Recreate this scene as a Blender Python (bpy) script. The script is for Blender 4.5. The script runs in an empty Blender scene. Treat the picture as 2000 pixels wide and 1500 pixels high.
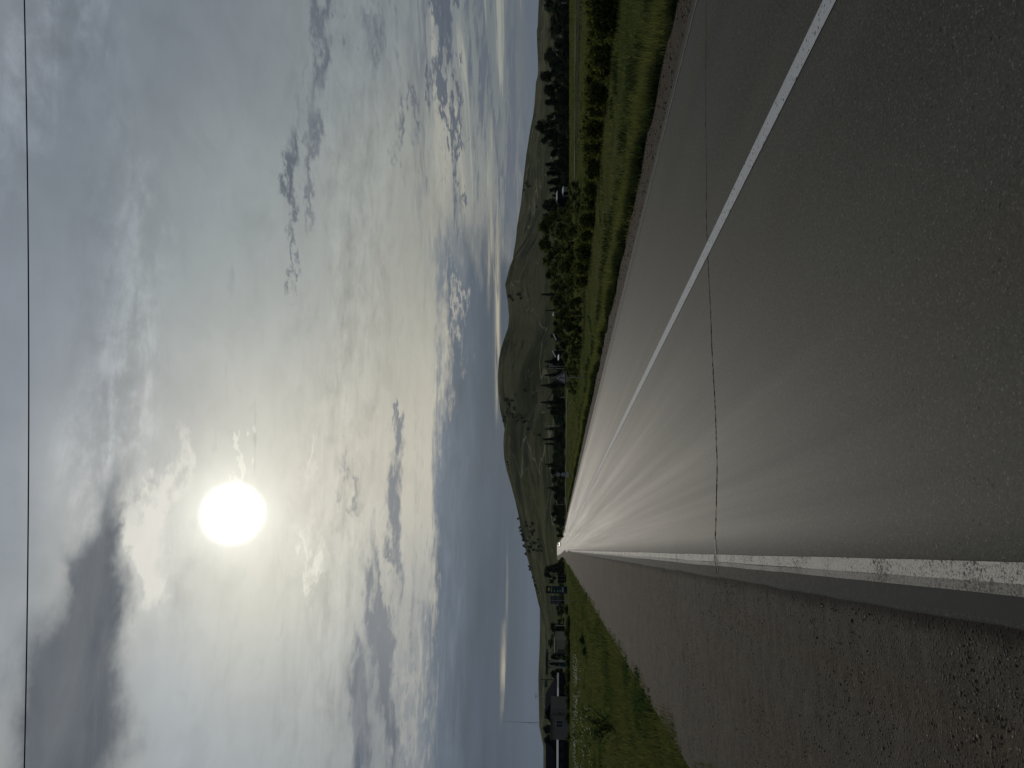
import bpy, math, random
import numpy as np
from mathutils import Vector, Matrix, noise as mnoise
random.seed(7); RNG = np.random.default_rng(11)
SC = bpy.context.scene
COL = SC.collection
R = math.radians

# ------------------------------------------------------------------ camera
# the photograph is stored lying on its side: the camera is rolled a quarter turn
FPX = 1390.0; PITCH = math.atan(93/FPX); YAW = R(13.13); EYE = 1.7
FWD = Vector((math.sin(YAW)*math.cos(PITCH), math.cos(YAW)*math.cos(PITCH), math.sin(PITCH)))
RGT = Vector((math.cos(YAW), -math.sin(YAW), 0))
UPV = RGT.cross(FWD)
cam_d = bpy.data.cameras.new('camera'); cam = bpy.data.objects.new('camera', cam_d); COL.objects.link(cam)
cam_d.sensor_fit = 'HORIZONTAL'; cam_d.sensor_width = 36; cam_d.lens = FPX/2000*36
cam_d.clip_start = 0.05; cam_d.clip_end = 60000
m = Matrix((-UPV, RGT, -FWD)).transposed().to_4x4(); m.translation = (0, 0, EYE)
cam.matrix_world = m
SC.camera = cam

def ray(x, y):                     # photograph pixel -> world direction (x runs downwards, y to the left in the lying picture)
    return (FWD + RGT*((750-y)/FPX) + UPV*((1000-x)/FPX)).normalized()
def azel(x, y):
    d = ray(x, y); return Vector((math.degrees(math.atan2(d.x, d.y)), math.degrees(math.asin(d.z))))
SUN_DIR = ray(455, 1003)

# ------------------------------------------------------------------ node helpers
def lin(c):
    f = lambda v: v/12.92 if v <= .04045 else ((v+.055)/1.055)**2.4
    return tuple(f(v/255) for v in c)
class NT:
    """short-hand for building node expressions"""
    def __init__(s, tree): s.t = tree; s.N = tree.nodes; s.L = tree.links
    def new(s, kind, **kw):
        n = s.N.new(kind)
        for k, v in kw.items(): setattr(n, k, v)
        return n
    def put(s, sock, v):
        if v is None: return
        if isinstance(v, bpy.types.NodeSocket): s.L.new(v, sock)
        else:
            if sock.type == 'RGBA' and len(v) == 3: v = (*v, 1)
            sock.default_value = v
    def m(s, op, a, b=None, c=None, clamp=False):
        n = s.new('ShaderNodeMath', operation=op, use_clamp=clamp)
        for i, v in enumerate((a, b, c)): s.put(n.inputs[i], v)
        return n.outputs[0]
    def add(s, a, b): return s.m('ADD', a, b)
    def sub(s, a, b): return s.m('SUBTRACT', a, b)
    def mul(s, a, b): return s.m('MULTIPLY', a, b)
    def mad(s, a, b, c): return s.m('MULTIPLY_ADD', a, b, c)
    def v(s, op, a, b=None, scale=None):
        n = s.new('ShaderNodeVectorMath', operation=op)
        s.put(n.inputs[0], a); s.put(n.inputs[1], b)
        if scale is not None: s.put(n.inputs['Scale'], scale)
        return n.outputs['Value'] if op in ('DOT_PRODUCT', 'LENGTH', 'DISTANCE') else n.outputs['Vector']
    def xyz(s, a, b, c):
        n = s.new('ShaderNodeCombineXYZ')
        for i, q in enumerate((a, b, c)): s.put(n.inputs[i], q)
        return n.outputs[0]
    def sep(s, a):
        n = s.new('ShaderNodeSeparateXYZ'); s.put(n.inputs[0], a); return n.outputs
    def ss(s, x, lo, hi):           # smoothstep
        n = s.new('ShaderNodeMapRange', interpolation_type='SMOOTHSTEP')
        for i, q in enumerate((x, lo, hi, 0., 1.)): s.put(n.inputs[i], q)
        return n.outputs[0]
    def mr(s, x, lo, hi, a, b):
        n = s.new('ShaderNodeMapRange')
        for i, q in enumerate((x, lo, hi, a, b)): s.put(n.inputs[i], q)
        return n.outputs[0]
    def noise(s, vec, scale, detail=5, rough=.55, dist=0., out='Factor'):
        n = s.new('ShaderNodeTexNoise'); s.put(n.inputs['Vector'], vec)
        for k, q in (('Scale', scale), ('Detail', detail), ('Roughness', rough), ('Distortion', dist)): s.put(n.inputs[k], q)
        return n.outputs[0 if out == 'Factor' else 1]
    def voro(s, vec, scale, feature='F1', out='Distance', rnd=1.):
        n = s.new('ShaderNodeTexVoronoi', feature=feature); s.put(n.inputs['Vector'], vec)
        s.put(n.inputs['Scale'], scale); s.put(n.inputs['Randomness'], rnd)
        return n.outputs[out]
    def mix(s, f, a, b, blend='MIX'):
        n = s.new('ShaderNodeMix', data_type='RGBA', blend_type=blend)
        s.put(n.inputs[0], f); s.put(n.inputs[6], a); s.put(n.inputs[7], b)
        return n.outputs[2]
    def mapping(s, vec, scale=(1, 1, 1), rot=(0, 0, 0), loc=(0, 0, 0)):
        n = s.new('ShaderNodeMapping'); s.put(n.inputs[0], vec)
        n.inputs[1].default_value = loc; n.inputs[2].default_value = rot; n.inputs[3].default_value = scale
        return n.outputs[0]

# ------------------------------------------------------------------ sky: thin overcast with cloud layers, on the sky sphere
def build_sky():
    w = bpy.data.worlds.new('World'); SC.world = w; w.use_nodes = True
    t = NT(w.node_tree); t.N.clear()
    K = 0.1                                            # background strength
    D = t.new('ShaderNodeTexCoord').outputs['Generated']
    dx, dy, dz = t.sep(D)[0:3]
    az = t.mul(t.m('ARCTAN2', dx, dy), 57.29578)
    el = t.mul(t.m('ARCSINE', dz), 57.29578)
    # cloud-deck coordinates (perspective makes far cloud thin and streaky)
    inv = t.m('DIVIDE', 1., t.add(t.m('MAXIMUM', dz, 0.), .10))
    PL = t.xyz(t.mul(dx, inv), t.mul(dy, inv), 0.)
    n_big = t.noise(PL, 1.6, 6, .55, .3)
    n_mid = t.noise(PL, 5.0, 8, .62, .4)
    n_fin = t.noise(PL, 15., 7, .66, .3)
    n_str = t.noise(t.mapping(PL, (.55, 1.6, 1), (0, 0, .35)), 7., 7, .64, .6)
    nc = t.noise(PL, 3.2, 5, .6, 0., 'Color'); wv = t.sep(nc)
    nc2 = t.noise(PL, 11., 4, .6, 0., 'Color'); wv2 = t.sep(nc2)
    def warped(k, k2):
        a = t.add(t.mad(t.sub(wv[0], .5), k*1.6, az), t.mul(t.sub(wv2[0], .5), k2*1.6))
        e = t.add(t.mad(t.sub(wv[1], .5), k*.7, el), t.mul(t.sub(wv2[1], .5), k2*.8))
        return t.xyz(a, e, 1.)
    P0 = t.xyz(az, el, 1.)
    PW = warped(5., 2.)
    PR = warped(7., 5.)
    PS = t.xyz(t.add(t.mad(t.sub(wv[0], .5), 12., az), t.mul(t.sub(wv2[0], .5), 7.)), t.add(t.mad(t.sub(wv[1], .5), 1.6, el), t.mul(t.sub(wv2[1], .5), 1.1)), 1.)
    def ell(P, x, y, ax, ay, bx, by):
        """gaussian blob round (x,y) with half axes (ax,ay) and (bx,by)"""
        c = azel(x, y); A = (azel(x+ax*.5, y+ay*.5)-c)*2; B = (azel(x+bx*.5, y+by*.5)-c)*2
        det = A.x*B.y-A.y*B.x
        m1 = (B.y/det, -B.x/det); m2 = (-A.y/det, A.x/det)
        s_ = t.v('DOT_PRODUCT', P, (*m1, -(m1[0]*c.x+m1[1]*c.y)))
        t_ = t.v('DOT_PRODUCT', P, (*m2, -(m2[0]*c.x+m2[1]*c.y)))
        return t.m('POWER', math.exp(-1), t.mad(s_, s_, t.mul(t_, t_)))
    def el2(P, x, y, rl, rt, ang=0):
        """blob, rl along the horizon, rt across it, tilted by ang degrees (positive: left end higher)"""
        c, s = math.cos(R(ang)), math.sin(R(ang))
        return ell(P, x, y, -s*rl, c*rl, c*rt, s*rt)
    def total(P, items):
        acc = None
        for (x, y, rl, rt, ang, amp) in items:
            g = el2(P, x, y, rl, rt, ang)
            acc = t.mul(g, amp) if acc is None else t.mad(g, amp, acc)
        return acc
    C = lambda *c: tuple(q/K for q in lin(c))
    # ---- smooth veil colours: weighted mean of anchor colours over the sky sphere
    anchors = [
        (20,60,(140,144,152)),(20,300,(131,137,146)),(20,700,(140,146,156)),(20,1000,(150,157,166)),(20,1250,(158,164,169)),(20,1480,(160,160,161)),
        (170,120,(126,133,142)),(170,400,(131,138,147)),(170,620,(143,149,158)),(170,820,(158,163,169)),(170,1000,(188,189,188)),(170,1250,(176,176,174)),(200,1470,(172,172,170)),
        (320,100,(128,134,142)),(320,350,(143,149,154)),(320,600,(160,166,168)),(320,800,(186,187,186)),(330,1150,(207,206,201)),(330,1330,(178,184,189)),(330,1480,(166,171,176)),
        (450,80,(130,135,142)),(440,330,(154,160,163)),(450,560,(160,166,166)),(450,760,(196,195,189)),(455,1003,(238,236,224)),(450,1250,(206,206,198)),(450,1440,(167,172,177)),
        (560,150,(136,142,146)),(560,400,(157,162,162)),(560,650,(176,178,175)),(560,850,(214,211,200)),(560,1100,(224,222,208)),(560,1300,(184,185,183)),(560,1470,(160,166,169)),
        (670,120,(140,146,148)),(670,380,(161,163,160)),(670,620,(178,178,171)),(670,850,(206,202,191)),(670,1050,(210,208,198)),(670,1250,(184,185,181)),(670,1470,(160,163,162)),
        (770,80,(136,141,144)),(770,300,(157,158,152)),(770,520,(168,167,158)),(770,720,(190,186,174)),(770,900,(203,197,183)),(770,1080,(196,193,184)),(770,1300,(138,143,147)),(805,1450,(122,129,137)),(815,1200,(138,143,147)),(735,1450,(128,133,138)),
        (880,80,(140,143,142)),(880,300,(160,159,149)),(880,450,(158,156,147)),(960,100,(98,108,118)),(960,300,(110,118,126)),(1030,100,(86,98,108)),(1030,300,(92,103,114))]
    num = None; den = None
    for (x, y, c) in anchors:
        g = el2(P0, x, y, 150, 85)
        k_ = .93 if 480 <= y <= 1120 and 590 <= x <= 800 else 1.; cv = t.v('SCALE', tuple(q*k_*w_ for q, w_ in zip(C(*c), (.97, 1.0, .985))), None, g)
        num = cv if num is None else t.v('ADD', num, cv)
        den = g if den is None else t.add(den, g)
    far = 1e-4                                         # away from every anchor: plain grey veil
    num = t.v('ADD', num, tuple(q*far for q in C(128, 134, 142)))
    col = t.v('SCALE', num, None, t.m('DIVIDE', 1., t.add(den, far)))
    # clear air showing through the veil
    sky = t.new('ShaderNodeTexSky', sky_type='NISHITA', sun_disc=False)
    sky.sun_elevation = math.asin(SUN_DIR.z); sky.sun_rotation = math.atan2(SUN_DIR.x, SUN_DIR.y)
    sky.air_density = 1.; sky.dust_density = 1.5; sky.altitude = 300
    col = t.mix(.06, col, sky.outputs[0])
    def over(col, f, c): return t.mix(f, col, C(*c))
    def scale(col, f): return t.v('SCALE', col, None, f)
    # ---- wispy structure of the veil
    up = t.ss(el, 6., 14.)
    wis = t.mad(t.sub(n_mid, .5), t.mad(t.sub(n_big, .45), .9, .28), 1.)
    col = scale(col, t.mad(t.sub(wis, 1.), t.mad(up, .35, .65), .862))
    mot = total(P0, [(230,700,420,75,5,1.),(60,120,260,90,25,1.2),(660,1150,420,75,4,1.),(700,300,380,80,0,1.1),(690,700,300,60,0,.5),(300,1050,160,70,-10,1.),(880,250,320,60,0,.9)])
    tex = t.add(t.mul(t.sub(n_fin, .5), .50), t.add(t.mul(t.sub(n_str, .5), .55), t.mul(t.sub(n_mid, .5), .35)))
    col = scale(col, t.mad(t.mul(tex, t.m('MINIMUM', t.mad(mot, .85, .12), 1.)), .95, 1.))
    cir = total(PW, [(60,120,190,70,30,1.),(40,330,180,50,40,.7),(180,20,120,60,0,.8),(250,650,330,60,5,1.),(230,850,160,60,0,.6),(300,420,180,50,-20,.45),(160,960,180,55,-15,.8)])
    col = t.mix(t.mul(t.ss(t.mul(cir, t.mad(t.sub(n_fin, .5), 1.6, t.mad(t.sub(n_str, .5), 2.2, t.mad(t.sub(n_mid, .5), 1.6, .42)))), .1, .8), .62), col, t.v('SCALE', col, None, 1.30))
    # ---- bright fringes and cream cloud round the sun
    br = total(PR, [(335,890,60,24,8,1.),(305,985,70,22,10,.9),(318,1040,80,26,0,.9),(285,1080,80,20,-15,.8),(300,1130,60,22,-20,.6),(270,1220,90,14,-15,.5),(265,1010,60,16,0,.4)])
    col = t.mix(t.mul(t.ss(t.mad(t.sub(n_fin, .5), .7, t.mad(t.sub(n_mid, .5), 1.5, br)), .25, 1.25), .72), col, C(230, 227, 216))
    br = total(PR, [(489,860,45,5,3,1.),(484,900,20,4,10,.6),(483,925,14,6,0,.9),(468,938,14,5,0,.9),(612,890,60,14,12,.5),(598,1085,70,9,-12,.55),(610,1050,60,12,-5,.4)])
    col = t.mix(t.mul(t.ss(t.mad(n_mid, .3, t.sub(br, .1)), .2, .7), .6), col, C(243, 240, 224))
    # ---- the big grey cloud above the sun
    dk = total(PW, [(205,1130,90,38,-8,.75),(190,1215,100,48,-12,.95),(155,1320,120,56,-16,1.05),(122,1430,130,60,-14,1.05),(95,1540,170,70,-10,1.05),(215,1030,85,24,-3,.55),(90,1290,160,50,-25,.30),(210,1430,150,55,-8,.42),(228,950,60,18,5,.4),(238,1050,55,18,10,.45),(165,1110,90,20,-22,.4),(255,1150,60,14,-10,.25),(215,700,120,18,5,.24),(290,700,60,14,-25,.3),(215,790,60,16,0,.3)])
    dk = t.mad(t.sub(n_big, .45), .7, t.mad(t.sub(n_mid, .5), 1.25, t.mad(t.sub(n_fin, .5), .45, dk)))
    dkc = t.mix(t.ss(t.mad(n_str, .6, t.mul(n_big, .5)), .38, .68), C(78, 85, 94), C(100, 105, 111))
    col = t.mix(t.mul(t.ss(dk, .05, 1.12), .95), col, dkc)
    # ---- rows of small dark cloud at mid height
    dk = total(PR, [(565,300,70,13,-2,.9),(572,365,55,16,0,1.2),(563,420,50,9,0,.8),(562,500,50,7,2,.7),(556,540,20,6,0,.8),(585,210,50,16,0,.7),
                    (640,10,60,20,-2,1.1),(633,120,80,16,-3,1.1),(622,240,60,14,-3,.65),(612,300,60,14,0,.7),(618,390,70,9,0,.85),(590,110,40,7,0,.5),
                    (797,225,55,10,-2,1.1),(787,305,35,8,0,.7),(745,60,80,14,0,1.),(722,70,50,10,0,.7),(768,70,60,10,0,.6),(700,300,120,14,0,.25),(770,640,60,4,0,.35),(760,640,50,3,0,.35),(685,945,45,12,-18,.75),(712,960,50,22,-10,.45),(742,900,80,20,0,.35),(680,1120,40,16,-15,.35),(795,690,30,5,0,.3)])
    dk = t.mad(t.sub(n_fin, .5), .6, t.mad(t.sub(n_mid, .5), 1.1, dk))
    f = t.mul(t.ss(dk, .12, 1.45), .86)
    col = t.mix(f, col, t.mix(t.ss(az, -14., 10.), C(136, 140, 144), C(88, 95, 106)))
    # ---- streaks low down, right
    low = t.noise(t.xyz(t.mul(az, .05), t.mul(el, .85), 0.), 1.0, 6, .62, .6)
    region = t.mul(t.ss(t.mad(t.sub(n_big, .5), 3., el), 12.5, 9.), t.ss(az, 18., 30.))
    col = t.mix(t.mul(region, t.mul(t.ss(t.mad(t.sub(n_str, .5), .5, low), .47, .62), .85)), col, C(90, 98, 111))
    col = t.mix(t.mul(t.mul(region, t.ss(low, .44, .34)), .5), col, C(176, 174, 162))
    dk = total(PR, [(862,20,190,17,0,1.1),(868,150,120,14,-3,1.1),(880,230,130,10,-4,.9),(887,320,110,6,-2,.8),(842,20,90,10,0,.9),(895,260,90,5,0,.6),(860,330,40,10,0,.7),(905,20,70,10,0,.5),(905,420,60,12,0,.6)])
    dk = t.mad(t.sub(n_str, .5), .8, t.mad(t.sub(low, .5), 1.6, t.mad(t.sub(n_mid, .5), .5, dk)))
    col = t.mix(t.mul(t.ss(dk, .15, 1.25), .85), col, C(84, 92, 105))
    # ---- the slate bank over the hills
    edge = t.mad(t.ss(az, 18., -22.), 1.5, 9.6)                         # its upper edge rises a little to the left
    h = t.sub(edge, el)
    h = t.add(t.mad(t.sub(wv2[1], .5), 1.2, t.mad(t.sub(wv[1], .5), 1.8, h)), t.mul(t.sub(low, .5), 2.2))
    endr = t.ss(t.mad(t.sub(low, .5), 9., t.mad(t.sub(wv[0], .5), 10., az)), 29., 21.)
    h = t.add(t.mad(t.sub(n_fin, .5), .6, h), t.add(t.mul(t.sub(n_str, .5), 1.1), t.mul(t.sub(n_big, .5), 2.0)))
    bank = t.mul(t.ss(h, -.4, t.mr(az, -2., -16., 1.0, 2.6)), endr)
    bc = t.mix(t.ss(el, 10., 5.), C(101, 111, 122), C(76, 86, 98))
    bc = t.mix(t.ss(az, -12., -28.), bc, t.mix(t.ss(el, 10., 4.), C(82, 93, 105), C(65, 75, 87)))
    bc = scale(bc, t.mad(t.mul(t.sub(n_big, .47), t.ss(el, 4., 8.)), .9, 1.))
    bc = scale(bc, t.mad(t.mul(t.sub(n_str, .5), t.ss(el, 5., 9.5)), .75, t.mad(t.sub(low, .5), .42, 1.)))
    hb = t.mul(h, .62); zone = t.mul(t.m('POWER', math.exp(-1), t.mul(hb, hb)), endr)
    sk = t.mad(t.sub(n_str, .5), .9, t.mad(t.sub(n_fin, .5), .5, low))
    col = t.mix(t.mul(zone, t.mul(t.ss(sk, .50, .78), .6)), col, C(132, 136, 141))
    col = t.mix(t.mul(bank, .95), col, bc)
    col = t.mix(t.mul(zone, t.mul(t.ss(sk, .47, .25), .40)), col, t.mix(t.ss(az, -4., -24.), C(192, 187, 174), C(150, 152, 152)))
    br = total(PR, [(888,560,30,9,0,.8),(893,620,40,10,0,.9),(905,590,50,14,0,.5),(905,700,30,8,0,.55),(838,830,60,14,-5,.65),(850,790,60,10,-5,.4),(835,950,60,5,0,.5),(820,1020,70,8,0,.7),(825,1090,60,5,0,.4),(790,1290,100,7,2,.75),(792,1420,110,16,0,.85),(820,1450,50,20,10,.7),(768,1200,30,8,0,.9),(783,1230,50,6,8,.6)])
    br = t.mad(t.sub(n_fin, .5), .9, t.mad(t.sub(n_mid, .5), 1.0, br))
    col = t.mix(t.mul(t.ss(br, .2, 1.3), .66), col, t.mix(t.ss(az, -15., 5.), C(168, 167, 162), C(190, 184, 170)))
    # ---- long dark cloud at the left, above the bank
    dk = total(PS, [(700,1470,120,12,-2,1.1),(706,1330,110,15,-6,1.),(728,1230,110,15,-9,1.),(745,1160,90,11,-11,.8),(757,1290,150,17,-2,.95),(768,1430,140,13,0,.8),(776,1120,60,9,-3,.8),(757,1060,40,7,-14,.9),(768,1000,60,13,-3,1.),(776,930,60,11,0,.85),(777,855,28,10,0,1.1),(772,825,14,9,0,.8),(720,1480,60,8,0,.4),(730,1390,160,24,0,.3)])
    dk = t.mad(t.sub(low, .5), .9, t.mad(t.sub(n_str, .5), 1.1, t.mad(t.sub(n_fin, .5), .8, t.mul(dk, 1.02))))
    col = t.mix(t.mul(t.ss(dk, .1, 1.1), .94), col, t.mix(t.mul(t.ss(az, -4., -20.), t.ss(t.mad(t.sub(n_str, .5), 1.2, low), .66, .40)), C(128, 132, 136), C(84, 92, 104)))
    # ---- slits of bright sky under the bank, haze below it
    hz = t.ss(el, 3.6, 2.0)
    col = t.mix(t.mul(hz, .75), col, t.mix(t.ss(az, -5., -30.), C(90, 101, 113), C(74, 86, 99)))
    br = total(t.xyz(t.mad(t.sub(wv[0], .5), 6., az), t.mad(t.sub(low, .5), .35, el), 1.), [(971,560,120,4.5,0,.95),(973,720,90,4,0,1.),(962,470,90,5,0,.6),(955,520,60,4,0,.5),(984,1310,70,5,0,.8),(990,1130,120,2.,0,.25),(948,20,60,2,-1,.4),(960,270,60,3,0,.4)])
    br = t.mul(br, t.ss(t.noise(t.xyz(t.mul(az, .09), t.mul(el, 2.2), 3.), 1.0, 5, .6), .42, .58))
    col = t.mix(t.m('MINIMUM', br, .9), col, C(180, 173, 153))
    # ---- sun seen through the veil: disc bloomed by thin cloud, aureole
    sd = t.v('DOT_PRODUCT', D, tuple(SUN_DIR))
    ang = t.mul(t.m('ARCCOSINE', t.m('MINIMUM', sd, 1.)), 57.29578)
    core = t.m('POWER', t.ss(ang, 2.75, 1.2), 2.1)
    glow = t.m('POWER', math.exp(-1), t.mul(t.m('MAXIMUM', t.sub(ang, 1.7), 0.), .7))
    wide = t.m('POWER', math.exp(-1), t.mul(ang, .16))
    col = t.v('ADD', col, t.v('SCALE', (1/K, .985/K, .90/K), None, t.mad(core, 3.0, t.mad(glow, .30, t.mul(wide, .015)))))
    # the half of the sky behind the camera: plain pale overcast
    bg = t.new('ShaderNodeBackground'); t.put(bg.inputs[0], col); bg.inputs[1].default_value = K
    out = t.new('ShaderNodeOutputWorld'); t.L.new(bg.outputs[0], out.inputs[0])
    w.cycles.sampling_method = 'MANUAL'; w.cycles.sample_map_resolution = 512
build_sky()
sun_d = bpy.data.lights.new('sun', 'SUN'); sun = bpy.data.objects.new('sun', sun_d); COL.objects.link(sun)
sun_d.energy = 2.0; sun_d.angle = R(2.2); sun_d.color = (1, .93, .82)
sun.rotation_euler = SUN_DIR.to_track_quat('Z', 'Y').to_euler(); sun.location = (0, 0, 60)
vs = SC.view_settings
vs.view_transform = 'Standard'; vs.look = 'None'; vs.exposure = 0; vs.gamma = 1; vs.use_curve_mapping = False
# ------------------------------------------------------------------ places
def smooth(a, b, v):
    t = np.clip((np.asarray(v, float)-a)/(b-a), 0, 1); return t*t*(3-2*t)
def road_z(y): return 3.5*smooth(330, 520, y) - 0.006*np.maximum(np.asarray(y, float)-520, 0)
def road_x(y):                                     # sideways drift of the alignment far away
    y = np.asarray(y, float)
    return .22*np.sin((y-96)/17.)*smooth(95, 150, y)*smooth(330, 240, y) - 3.*smooth(300, 480, y)
FH = Vector((math.sin(YAW), math.cos(YAW)))        # horizontal view axis
def depth_side(x, y): return x*FH.x+y*FH.y, x*FH.y-y*FH.x
def fnoise(x, y, s, seed=0.):
    """cheap smooth noise on arrays: a few rotated sine products, about -1..1"""
    x = np.asarray(x, float)/s; y = np.asarray(y, float)/s; v = 0; a = 1.; tot = 0
    for k in range(4):
        th = 1.1*k+.7+seed; c, q = math.cos(th), math.sin(th)
        u, w = c*x-q*y, q*x+c*y
        v = v+a*np.sin(u*2.1+1.3*np.sin(w*1.7+seed)+k)*np.sin(w*1.9+1.1*np.sin(u*1.3-seed)+2*k)
        tot += a; a *= .55; x = x*1.93; y = y*1.93
    return v/tot*1.5
def ground_z(x, y):
    x = np.asarray(x, float); y = np.asarray(y, float)
    xr = x-road_x(y)
    D = x*FH.x+y*FH.y; L = x*FH.y-y*FH.x
    z = road_z(y)*(1-.45*smooth(40, 250, np.abs(xr-3)))
    v = np.zeros_like(xr)
    v = v - .42*smooth(8.0, 10.6, xr) + .34*smooth(11.0, 15.5, xr)          # right: bank, shallow ditch, meadow
    v = v - .20*smooth(-2.9, -5., xr) + .12*smooth(-6., -12., xr)           # left
    v = v + .05*fnoise(x, y, 4.)*smooth(8.5, 12, np.abs(xr-2.5)+2.5)
    v = v - 2.4*smooth(131, 146, D)*smooth(12, 32, L)                        # field edge at the right, land falls away behind
    return z+v-.03
def spot(y, D, x=None):
    """point on the ground at depth D (metres along the view axis) in the direction of photo column y"""
    L = (750-y)/FPX*D*math.cos(PITCH)
    px, py = FH.x*D+FH.y*L, FH.y*D-FH.x*L
    return px, py, float(ground_z(px, py))
def height_at(x, D):                               # world height seen at photo row x at depth D
    t = (1000-x)/FPX
    return EYE+D*(t*math.cos(PITCH)+math.sin(PITCH))/(math.cos(PITCH)-t*math.sin(PITCH))
MPP = 1/FPX                                        # metres per photo pixel per metre of depth

# ------------------------------------------------------------------ object helpers
def tag(o, label=None, cat=None, group=None, kind=None):
    for k, v in (('label', label), ('category', cat), ('group', group), ('kind', kind)):
        if v: o[k] = v
    return o
def empty(name, loc, rz=0.):
    o = bpy.data.objects.new(name, None); COL.objects.link(o)
    o.location = loc; o.rotation_euler = (0, 0, rz); o.empty_display_size = .3
    return o
class MB:
    """collects shapes and links them as ONE mesh object"""
    def __init__(s): s.v = []; s.f = []
    def add(s, vs, fs):
        n = len(s.v); s.v += [tuple(v) for v in vs]; s.f += [tuple(i+n for i in f) for f in fs]; return s
    def box(s, x0, y0, z0, x1, y1, z1):
        vs = [(x, y, z) for z in (z0, z1) for y in (y0, y1) for x in (x0, x1)]
        return s.add(vs, [(0, 2, 3, 1), (4, 5, 7, 6), (0, 1, 5, 4), (2, 6, 7, 3), (0, 4, 6, 2), (1, 3, 7, 5)])
    def prism(s, pts, y0, y1):                     # outline in x,z pushed along y
        n = len(pts); vs = [(x, y0, z) for x, z in pts]+[(x, y1, z) for x, z in pts]
        fs = [tuple(range(n)), tuple(range(2*n-1, n-1, -1))]+[(i, i+n, (i+1) % n+n, (i+1) % n) for i in range(n)]
        return s.add(vs, fs)
    def tube(s, pts, rad, n=8):
        pts = [Vector(p) for p in pts]; rad = rad if hasattr(rad, '__len__') else [rad]*len(pts)
        vs = []; fs = []
        for i, p in enumerate(pts):
            d = (pts[min(i+1, len(pts)-1)]-pts[max(i-1, 0)]).normalized()
            a = d.orthogonal().normalized() if i == 0 else (a-d*a.dot(d)).normalized()
            b = d.cross(a)
            vs += [p+(a*math.cos(k*2*math.pi/n)+b*math.sin(k*2*math.pi/n))*rad[i] for k in range(n)]
        for i in range(len(pts)-1):
            for k in range(n):
                k2 = (k+1) % n; fs.append((i*n+k, i*n+k2, (i+1)*n+k2, (i+1)*n+k))
        fs += [tuple(range(n-1, -1, -1)), tuple(range((len(pts)-1)*n, len(pts)*n))]
        return s.add(vs, fs)
    def disc(s, c, r, y0, y1, n=24, sz=1.):        # disc in the x,z plane
        return s.prism([(c[0]+r*math.cos(k*2*math.pi/n), c[1]+r*sz*math.sin(k*2*math.pi/n)) for k in range(n)], y0, y1)
    def mesh(s, name):
        me = bpy.data.meshes.new(name); me.from_pydata(s.v, [], s.f); me.update(); return me
    def build(s, name, mat, parent=None, smooth_shade=False, loc=None, bevel=0.):
        me = s.mesh(name)
        return link(name, me, mat, parent, smooth_shade, loc, bevel)
def link(name, me, mat, parent=None, smooth_shade=False, loc=None, bevel=0.):
    o = bpy.data.objects.new(name, me); COL.objects.link(o)
    if mat and not me.materials: me.materials.append(mat)
    if parent: o.parent = parent
    if loc: o.location = loc
    if smooth_shade: me.polygons.foreach_set('use_smooth', [True]*len(me.polygons))
    if bevel:
        b = o.modifiers.new('bevel', 'BEVEL'); b.width = bevel; b.segments = 2; b.limit_method = 'ANGLE'
    return o
def np_mesh(name, V, F):
    """mesh from arrays; F is (n,k) with equal k, or a list of such arrays"""
    Fs = F if isinstance(F, list) else [F]
    me = bpy.data.meshes.new(name)
    me.vertices.add(len(V)); me.vertices.foreach_set('co', np.asarray(V, np.float32).ravel())
    loops = np.concatenate([f.ravel() for f in Fs]).astype(np.int32)
    tot = np.concatenate([np.full(len(f), f.shape[1]) for f in Fs]).astype(np.int32)
    st = np.concatenate([[0], np.cumsum(tot)[:-1]]).astype(np.int32)
    me.loops.add(len(loops)); me.loops.foreach_set('vertex_index', loops)
    me.polygons.add(len(tot)); me.polygons.foreach_set('loop_start', st)
    me.update(calc_edges=True); me.validate()
    return me
def grid_mesh(name, X, Y, Z):
    """X,Y,Z arrays of one shape (rows, cols)"""
    r, c = X.shape; V = np.stack([X, Y, Z], -1).reshape(-1, 3)
    i = np.arange((r-1)*(c-1)); i = i//(c-1)*c+i % (c-1)
    me = np_mesh(name, V, np.stack([i, i+1, i+c+1, i+c], 1))
    me.polygons.foreach_set('use_smooth', [True]*len(me.polygons))
    return me
def copy_tree(o, parent=None):
    c = o.copy(); COL.objects.link(c); c.parent = parent
    for ch in o.children: copy_tree(ch, c)
    return c

# ------------------------------------------------------------------ materials
def mat_new(name):
    m = bpy.data.materials.new(name); m.use_nodes = True
    t = NT(m.node_tree); b = t.N['Principled BSDF']; b.inputs['Specular IOR Level'].default_value = .3
    return m, t, b
def setb(t, b, **kw):
    names = dict(color='Base Color', rough='Roughness', metal='Metallic', spec='Specular IOR Level', normal='Normal', coat='Coat Weight')
    for k, v in kw.items(): t.put(b.inputs[names[k]], v)
def bump(t, h, strength=.5, dist=.01):
    n = t.new('ShaderNodeBump'); t.put(n.inputs['Height'], h); t.put(n.inputs['Strength'], strength); t.put(n.inputs['Distance'], dist)
    return n.outputs[0]
def obj_co(t): return t.new('ShaderNodeTexCoord').outputs['Object']
def simple(name, c, rough=.7, metal=0., var=.15, scale=3., spec=.3):
    """plain paint / concrete / metal with some unevenness and dirt"""
    m, t, b = mat_new(name); P = obj_co(t)
    n = t.noise(P, scale, 6, .65); n2 = t.noise(P, scale*9, 3, .6)
    f = t.mad(t.sub(n, .5), var*2.2, t.mad(t.sub(n2, .5), var, 1.))
    setb(t, b, color=t.v('SCALE', c, None, f), rough=t.mr(n, .3, .7, max(rough-.1, .02), min(rough+.1, 1)), metal=metal, spec=spec)
    return m
M = {}
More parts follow.
